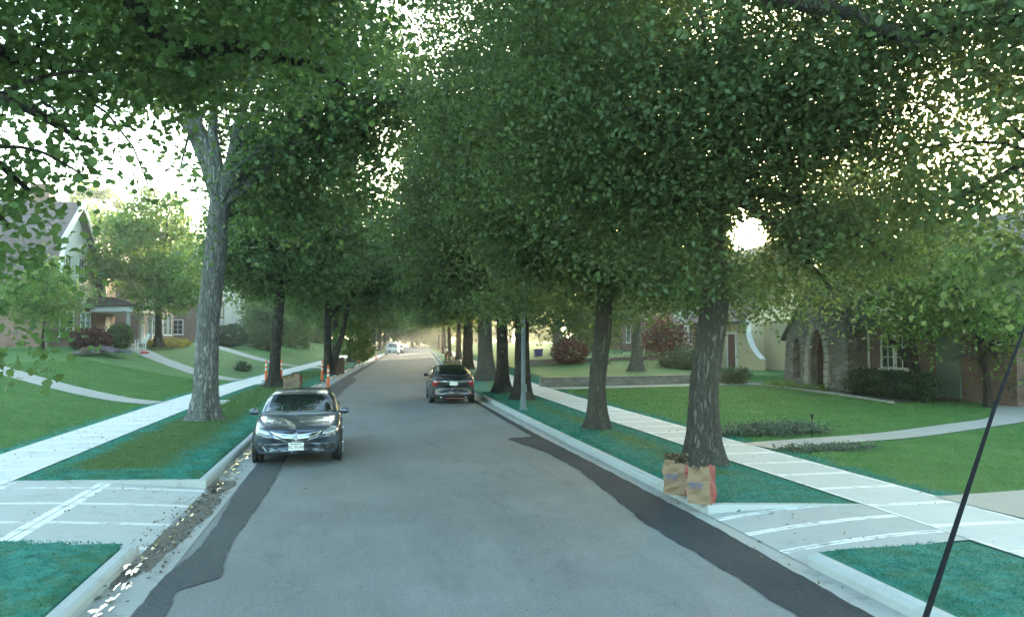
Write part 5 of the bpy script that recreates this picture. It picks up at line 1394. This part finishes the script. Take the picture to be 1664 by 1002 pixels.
# porch
MB().box(.02, 3.0, 2.6, 9.6, -1, .15).build('porch_floor', M['limestone'], gh)
for (px_, py_) in ((2.7, 2.9), (2.7, 6.2), (2.7, 6.75), (2.7, 9.3)):
    MB().lathe([(.001, .15), (.22, .15), (.22, .27), (.16, .30), (.15, 1.2), (.13, 2.25), (.19, 2.32), (.19, 2.45), (.001, 2.45)], 18, (px_, py_, 0)).build('column', M['trim'], gh)
MB().box(-.1, 3.1, 2.45, 9.75, 2.45, 2.85).build('porch_beam', M['trim'], gh)
MB().add([(-.2, 2.2, 2.86), (3.4, 2.2, 2.86), (3.4, 10.0, 2.86), (-.2, 10, 2.86), (-.2, 3.2, 3.5), (1.6, 3.2, 3.5), (1.6, 9, 3.5), (-.2, 9, 3.5)], [(0, 1, 5, 4), (1, 2, 6, 5), (2, 3, 7, 6), (4, 5, 6, 7), (0, 3, 2, 1), (0, 4, 7, 3)]).build('porch_roof', M['roof_brown'], gh)
MB().box(-8, 0, 4.62, 9.6, -1, 5.2).build('side_wing', M['brick'], gh)
MB().box(.0, .06, 7.0, 8.0, .15, 2.2).build('door', M['trim'], gh)
# brick houses farther on the left
block_house('brick_house', 'red brick house with tall white windows behind the bright lawn tree', facing_road(-17.5, 78), R(90), 11, 9, 5.4, 8.6, M['brick'], M['roof_brown'], [(-4, .9, 1.2, 1.9), (-2.2, .9, 1.2, 1.9), (1.9, .9, 1.2, 1.9), (3.8, .9, 1.2, 1.9), (-3.5, 3.4, 1, 1.4), (0, 3.4, 1, 1.4), (3.5, 3.4, 1, 1.4)], 0, chimney=(-3, 4))
block_house('brick_house', 'brick house beyond the dark bush on left, white framed windows', facing_road(-16, 99), R(90), 11, 9, 5.2, 8.6, M['brick_dark'], M['roof_grey'], [(-4, .9, 1.2, 1.9), (2.2, .9, 1.2, 1.9), (4, .9, 1.2, 1.9), (-3.5, 3.3, 1, 1.4), (0, 3.3, 1, 1.4), (3.5, 3.3, 1, 1.4)], -1)
block_house('white_house', 'pale house far down the left side of the street', facing_road(-13.5, 122), R(90), 11, 9, 5.2, 8.6, M['stucco_white'], M['roof_brown'], [(-4, .9, 1.2, 1.9), (2.2, .9, 1.2, 1.9), (-3.5, 3.3, 1, 1.4), (3.5, 3.3, 1, 1.4)], 0)
# retaining walls on the right
def low_wall(name, label, pts, w, hgt, m):
    b = MB()
    for (p, q) in zip(pts[:-1], pts[1:]):
        b.bar((p[0], p[1], p[2]+hgt/2-.1), (q[0], q[1], q[2]+hgt/2-.1), w, hgt+.2)
        b.bar((p[0], p[1], p[2]+hgt+.035), (q[0], q[1], q[2]+hgt+.035), w+.06, .065)
    return tag(b.build(name, m), label, 'wall')
low_wall('retaining_wall', 'low block retaining wall crossing the right lawn behind the path', [(9.0, 39.0, .15), (13.0, 39.05, .18), (19.5, 39.0, .25)], .28, .40, M['paver'])
low_wall('retaining_wall', 'farther low block wall on right below the pale tree trunks', [(11.6, 56, .5), (17, 56.2, .6), (22, 56.5, .75)], .28, .45, M['paver'])

# ------------------------------------------------------------------ street objects
def lamp_post():
    o = thing('lamp_post', 'slim grey metal lamp post standing on the right verge', 'lamp post', (5.62, 26.9, .13))
    MB().lathe([(.001, 0), (.18, 0), (.18, .04), (.10, .08), (.09, .45), (.075, .5), (.07, 2.5), (.06, 6.5), (.055, 8.4), (.001, 8.4)], 16).build('pole', M['pole'], o)
    MB().tube([(0, 0, 8.2), (-.3, 0, 8.55), (-1.0, 0, 8.75), (-1.7, 0, 8.75)], .035, 8).build('arm', M['pole'], o)
    hd = MB().lathe([(.001, .1), (.08, .09), (.14, .02), (.15, -.02), (.001, -.04)], 16, (-1.85, 0, 8.75)).build('lamp_head', M['pole'], o)
    MB().box(-.10, .10, -.125, -.115, .6, .9).build('access_cover', M['pole'], o)
    return o
lamp_post()
def delineator(name):
    o = thing(name, '', 'traffic post')
    MB().lathe([(.001, 0), (.24, 0), (.24, .03), (.10, .06), (.001, .06)], 8).build('base', M['rubber'], o)
    MB().lathe([(.075, .05), (.062, .6), (.055, 1.05), (.03, 1.08), (.03, 1.12), (.05, 1.14), (.05, 1.18), (.001, 1.19)], 16).build('tube', M['orange'], o)
    for z in (.62, .86): MB().lathe([(.0635-.004*(z > .7), z), (.0625-.004*(z > .7), z+.12)], 16).build('reflective_band', M['white_band'], o)
    return o
dp = delineator('traffic_post')
spots = [((-4.88, 46.6), 'orange post left of the dark straight trunk on the sidewalk'), ((-4.15, 47.6), 'orange post just right of the dark straight trunk'),
         ((-1.85, 46.8), 'orange post at the verge in front of the two trunk tree'), ((-1.35, 41.8), 'orange post with black base standing in the left gutter'),
         ((float(cx(96))-2.2, 96), 'farthest orange post on left near the round leaf bag'),
         ((float(cx(78))-2.9, 78), 'orange post on the left kerb before the far pale leaf bag'),
         ((float(cx(58))+5.3, 58), 'orange post on right kerb beyond the charcoal sedan, nearest of two'),
         ((float(cx(67))+5.2, 67), 'farthest orange post on right kerb by the narrowing road')]
for k, ((x, y), lb) in enumerate(spots):
    u_ = x-float(cx(y)); z = .172 if -7.3 < u_ < -5.8 else (gz(x, y) if u_ < KL-.1 else .012)
    o = dp if k == 0 else copy_thing(dp, (0, 0, 0))
    o.location = (x, y, z); o['label'] = lb; o['group'] = 'orange traffic posts'

def leaf_bag(label, loc, rz, h=.88, w=.42, d=.32, lean=0.0, seed=0, group=None, open_top=True, leaves=True, printed=True):
    """crumpled paper yard-waste bag"""
    r = np.random.default_rng(seed)
    o = thing('leaf_bag', label, 'paper bag', loc, rz, group)
    o.rotation_euler = (lean, 0, rz)
    nx, nz = 9, 13
    per = []
    for k in range(nx): per.append((-w/2+w*k/nx, -d/2))
    for k in range(6): per.append((w/2, -d/2+d*k/6))
    for k in range(nx): per.append((w/2-w*k/nx, d/2))
    for k in range(6): per.append((-w/2, d/2-d*k/6))
    per = np.array(per); n = len(per); V = []
    side = (np.abs(np.abs(per[:, 0])-w/2) < .01)
    ph = r.uniform(0, 6.28, 8)
    for j in range(nz):
        t = j/(nz-1)
        bul = 1+.10*math.sin(t*math.pi)-.05*t
        P = per*bul
        P[:, 0] += .016*np.sin(9*t+ph[0]+4*per[:, 1]*6)+r.normal(0, .003, n)
        P[:, 1] += .010*np.sin(11*t+ph[1]+per[:, 0]*14)+.006*np.sin(23*t+ph[2]-per[:, 0]*20)+r.normal(0, .003, n)
        # gusset folds on the narrow sides
        gus = np.where(side, np.cos(per[:, 1]/d*math.pi)*.05*t, 0)
        P[:, 0] -= np.sign(per[:, 0])*gus
        z = t*h+(.03*np.sin(per[:, 0]*13+ph[3])+.02*np.sin(per[:, 1]*19+ph[4])+r.normal(0, .012, n))*(t > .93)
        V.append(np.stack([P[:, 0], P[:, 1], np.broadcast_to(z, n)], -1))
    V = np.concatenate(V)
    def part(nm, cols, m, off=0.0):
        F = []
        for j in range(nz-1):
            for k in cols: F.append((j*n+k, j*n+(k+1) % n, (j+1)*n+(k+1) % n, (j+1)*n+k))
        me = bpy.data.meshes.new(nm); me.from_pydata([tuple(v) for v in V], [], F)
        bm = bmesh.new(); bm.from_mesh(me); bmesh.ops.delete(bm, geom=[v for v in bm.verts if not v.link_faces], context='VERTS')
        if nm == 'sack':
            bm.verts.ensure_lookup_table()
        bm.to_mesh(me); bm.free()
        return link(nm, me, m, o)
    cs = set(range(n)); red = {nx+k for k in range(6)}
    sk = part('sack', sorted(cs-(red if printed else set())), M['paper'])
    if printed: part('printed_side', sorted(red), M['red_print'])
    MB().box(-w/2*.98, w/2*.98, -d/2*.98, d/2*.98, .0, .012).build('bottom', M['paper'], o)
    if printed:
        pr = MB(); f0 = -d/2*1.12-.014
        for (z0, x0, x1, hh) in ((.50, -.13, .06, .022), (.455, -.15, .05, .022), (.41, -.14, .03, .018), (.375, -.12, .05, .012)):
            q = x0
            while q < x1:
                q2 = q+rr.uniform(.018, .05); pr.box(q, q2, f0, f0+.008, z0*h/.88, (z0+hh)*h/.88); q = q2+.010
        pr.build('print_lines', M['blue_print'], sk)
    if leaves:
        C = np.stack([r.uniform(-w*.46, w*.46, 420), r.uniform(-d*.46, d*.46, 420), h*.9+np.abs(r.normal(0, .05, 420))], -1)
        link('leaves', leaf_mesh('leaves', C, .075, OVAL, r, .3), M['litter'] if seed % 2 else M['leaf_shrub'], o)
    return o
leaf_bag('paper leaf bag in front, with blue print and red side, by the oak trunk', (5.07, 11.30, .142), R(-46), .53, .35, .21, 0, 1, leaves=False)
leaf_bag('paper leaf bag behind its twin, beside the kerb and oak trunk', (4.98, 12.02, .142), R(-40), .55, .34, .21, .03, 3, leaves=True)
# twig sticking out between the two bags
g2 = 'leaf bags waiting at the left kerb'
leaf_bag('brown paper leaf bag behind the slate sedan, farther from the kerb', (-2.98, 38.2, .15), R(8), .66, .45, .4, 0, 5, g2)
leaf_bag('brown paper leaf bag behind the slate sedan, closest to the road', (-2.85, 40.6, .15), R(-12), .70, .45, .4, 0, 7, g2)
leaf_bag('leaning open leaf bag alone at the kerb past the two trunk tree', (-1.05+.0, 55.8, .15), R(14), 1.05, .5, .42, .10, 9, g2)
leaf_bag('far leaf bag with a dark round mouth before the white van', (float(cx(98))-3.2, 98, .15), R(30), 1.1, .8, .6, .1, 11, g2, printed=False)
leaf_bag('tall pale leaf bag next to the far round bag', (float(cx(90))-3.1, 90, .15), R(-10), 1.3, .5, .42, 0, 13, g2)
g3 = 'leaf bags along the right kerb'
leaf_bag('leaf bag ahead of the charcoal sedan nearest the road', (5.45, 48.2, .15), R(5), 1.0, .5, .42, 0, 15, g3)
leaf_bag('leaf bag ahead of the charcoal sedan beside the verge trees', (6.1, 49.4, .15), R(-10), 1.0, .5, .42, 0, 17, g3)
leaf_bag('far right leaf bag standing where the road narrows', (float(cx(72))+5.4, 72, .15), R(-10), 1.1, .5, .42, 0, 19, g3)

# pile of pallets and covers on the left lawn
pp = thing('paving_pile', 'low heap of mauve paving blocks and planks on the left lawn', 'paving pile', facing_road(-14.2, 49.8))
b = MB()
for k in range(70):
    a = rr.uniform(0, 3.14); x = rr.gauss(0, .5); y = rr.gauss(0, 1.7)
    zz = max(0, .28*math.exp(-(x*x)/.5-(y*y)/4)*rr.uniform(.3, 1.2))
    b.obox((x, y, zz+.06), (math.cos(a), math.sin(a), rr.uniform(-.2, .2)), (-math.sin(a), math.cos(a), rr.uniform(-.2, .2)), (0, 0, 1), rr.uniform(.1, .28), rr.uniform(.08, .16), .05)
b.build('heap', M['purple'], pp)
b = MB()
for k in range(4): b.bar((-.5+.1*k, -2.6-.1*k, .08+.09*k), (-.4+.1*k, .6+.2*k, .08+.09*k), .16, .05)
b.build('plank', simple('reddish_plank', (.26, .15, .13), .8, var=.25), pp)
MB().lathe([(.001, 0), (.25, 0), (.28, .05), (.26, .12), (.12, .16), (.001, .17)], 14).build('red_tub', M['red_plastic']).location = facing_road(-12.9, 53.6)
rt = bpy.data.objects['red_tub']; tag(rt, 'small round red tub lying on the left lawn', 'tub'); rt.location.z += .05
ch = thing('garden_chair', 'white slatted garden chair by the green bush on left lawn', 'chair', facing_road(-14.2, 57.8), R(-60))
b = MB()
for k in range(5): b.box(-.28+.12*k, -.19+.12*k, -.25, .28, .36, .385)
b.build('seat', M['trim'], ch)
b = MB()
for k in range(5): b.bar((-.235+.12*k, .27, .36), (-.235+.12*k, .52, 1.0), .09, .022)
b.build('backrest', M['trim'], ch)
for (x, y) in ((-.26, -.22), (.26, -.22), (-.26, .26), (.26, .26)): MB().box(x-.03, x+.03, y-.03, y+.03, -.05, .40).build('leg', M['trim'], ch)
for x in (-.32, .32): MB().box(x-.06, x+.06, -.28, .34, .56, .585).box(x-.025, x+.025, -.25, -.2, .3, .56).build('armrest', M['trim'], ch)
st = thing('garden_light', 'thin dark garden stake light beside the right path', 'garden light', facing_road(10.95, 17.95))
MB().tube([(0, 0, 0), (0, 0, .52)], .014, 8).build('stake', M['black'], st)
MB().lathe([(.001, .62), (.05, .59), (.055, .57), (.02, .56), (.02, .5), (.001, .5)], 12).build('lamp_head', M['black'], st)
bb = thing('recycling_bin', 'blue bin beside the pale trunk on the far right lawn', 'bin', facing_road(16.0, 70))
MB().add([(-.26, -.28, 0), (.26, -.28, 0), (.26, .28, 0), (-.26, .28, 0), (-.32, -.36, .95), (.32, -.36, .95), (.32, .36, .95), (-.32, .36, .95)], [(0, 3, 2, 1), (4, 5, 6, 7), (0, 1, 5, 4), (1, 2, 6, 5), (2, 3, 7, 6), (3, 0, 4, 7)]).build('body', M['blue_plastic'], bb)
MB().box(-.34, .34, -.4, .38, .955, 1.03).build('lid', M['blue_plastic'], bb)
for x in (-.24, .24): MB().lathe([(.001, -.03), (.11, -.03), (.11, .03), (.001, .03)], 14, (x, .32, .11), 'X').build('wheel', M['rubber'], bb)

# whip aerial of the viewer's own vehicle
p0 = Vector(at(1500, 1015, 1.75)); p1 = Vector(at(1566, 815, 1.9)); p2 = Vector(at(1617, 660, 2.05)); p3 = Vector(at(1662, 540, 2.2)); p4 = Vector(at(1712, 400, 2.35))
d0 = (p0-p1).normalized()
an = thing('whip_aerial', 'black whip aerial slanting across the lower right corner', 'aerial', tuple(p0+d0*.30))
o0 = p0+d0*.30
MB().tube([p0+d0*.1-o0, p0-o0, p1-o0, p2-o0, p3-o0, p4-o0], [.0072, .0066, .0056, .0044, .0033, .0025], 12).build('mast', M['aerial'], an)
MB().lathe([(.001, -.02), (.035, -.02), (.035, .02), (.02, .05), (.016, .21), (.012, .22), (.001, .22)], 14).build('spring_base', M['black'], an)
an.children[1].rotation_euler = (-d0).to_track_quat('Z', 'Y').to_euler()

# the low sun itself, seen through the leaves
sd = 2500.0
sun_o = MB().lathe([(sd*math.tan(R(1.15))*math.sin(t_), -sd*math.tan(R(1.15))*math.cos(t_)) for t_ in np.linspace(0.001, math.pi-.001, 17)], 32).build('sun_disc', emit('sun_glow', (1.0, .80, .45), 30.0))
sun_o.location = tuple(np.array([0, 0, CAM_H])+np.array(SUN_DIR)*sd)
tag(sun_o, kind='structure')

# thin scattering volume over everything, added to lift dark foliage like veiling glare
hm = bpy.data.materials.new('glare_veil'); hm.use_nodes = True
hn = hm.node_tree
hn.nodes.remove(hn.nodes['Principled BSDF'])
pv = hn.nodes.new('ShaderNodeVolumePrincipled')
pv.inputs['Color'].default_value = (.95, .95, .93, 1)
pv.inputs['Density'].default_value = .0010
pv.inputs['Anisotropy'].default_value = .75
hn.links.new(pv.outputs[0], hn.nodes['Material Output'].inputs['Volume'])
tag(MB().box(-1000, 1000, -320, 1600, -1.2, 27).build('glare_veil', hm), kind='stuff')
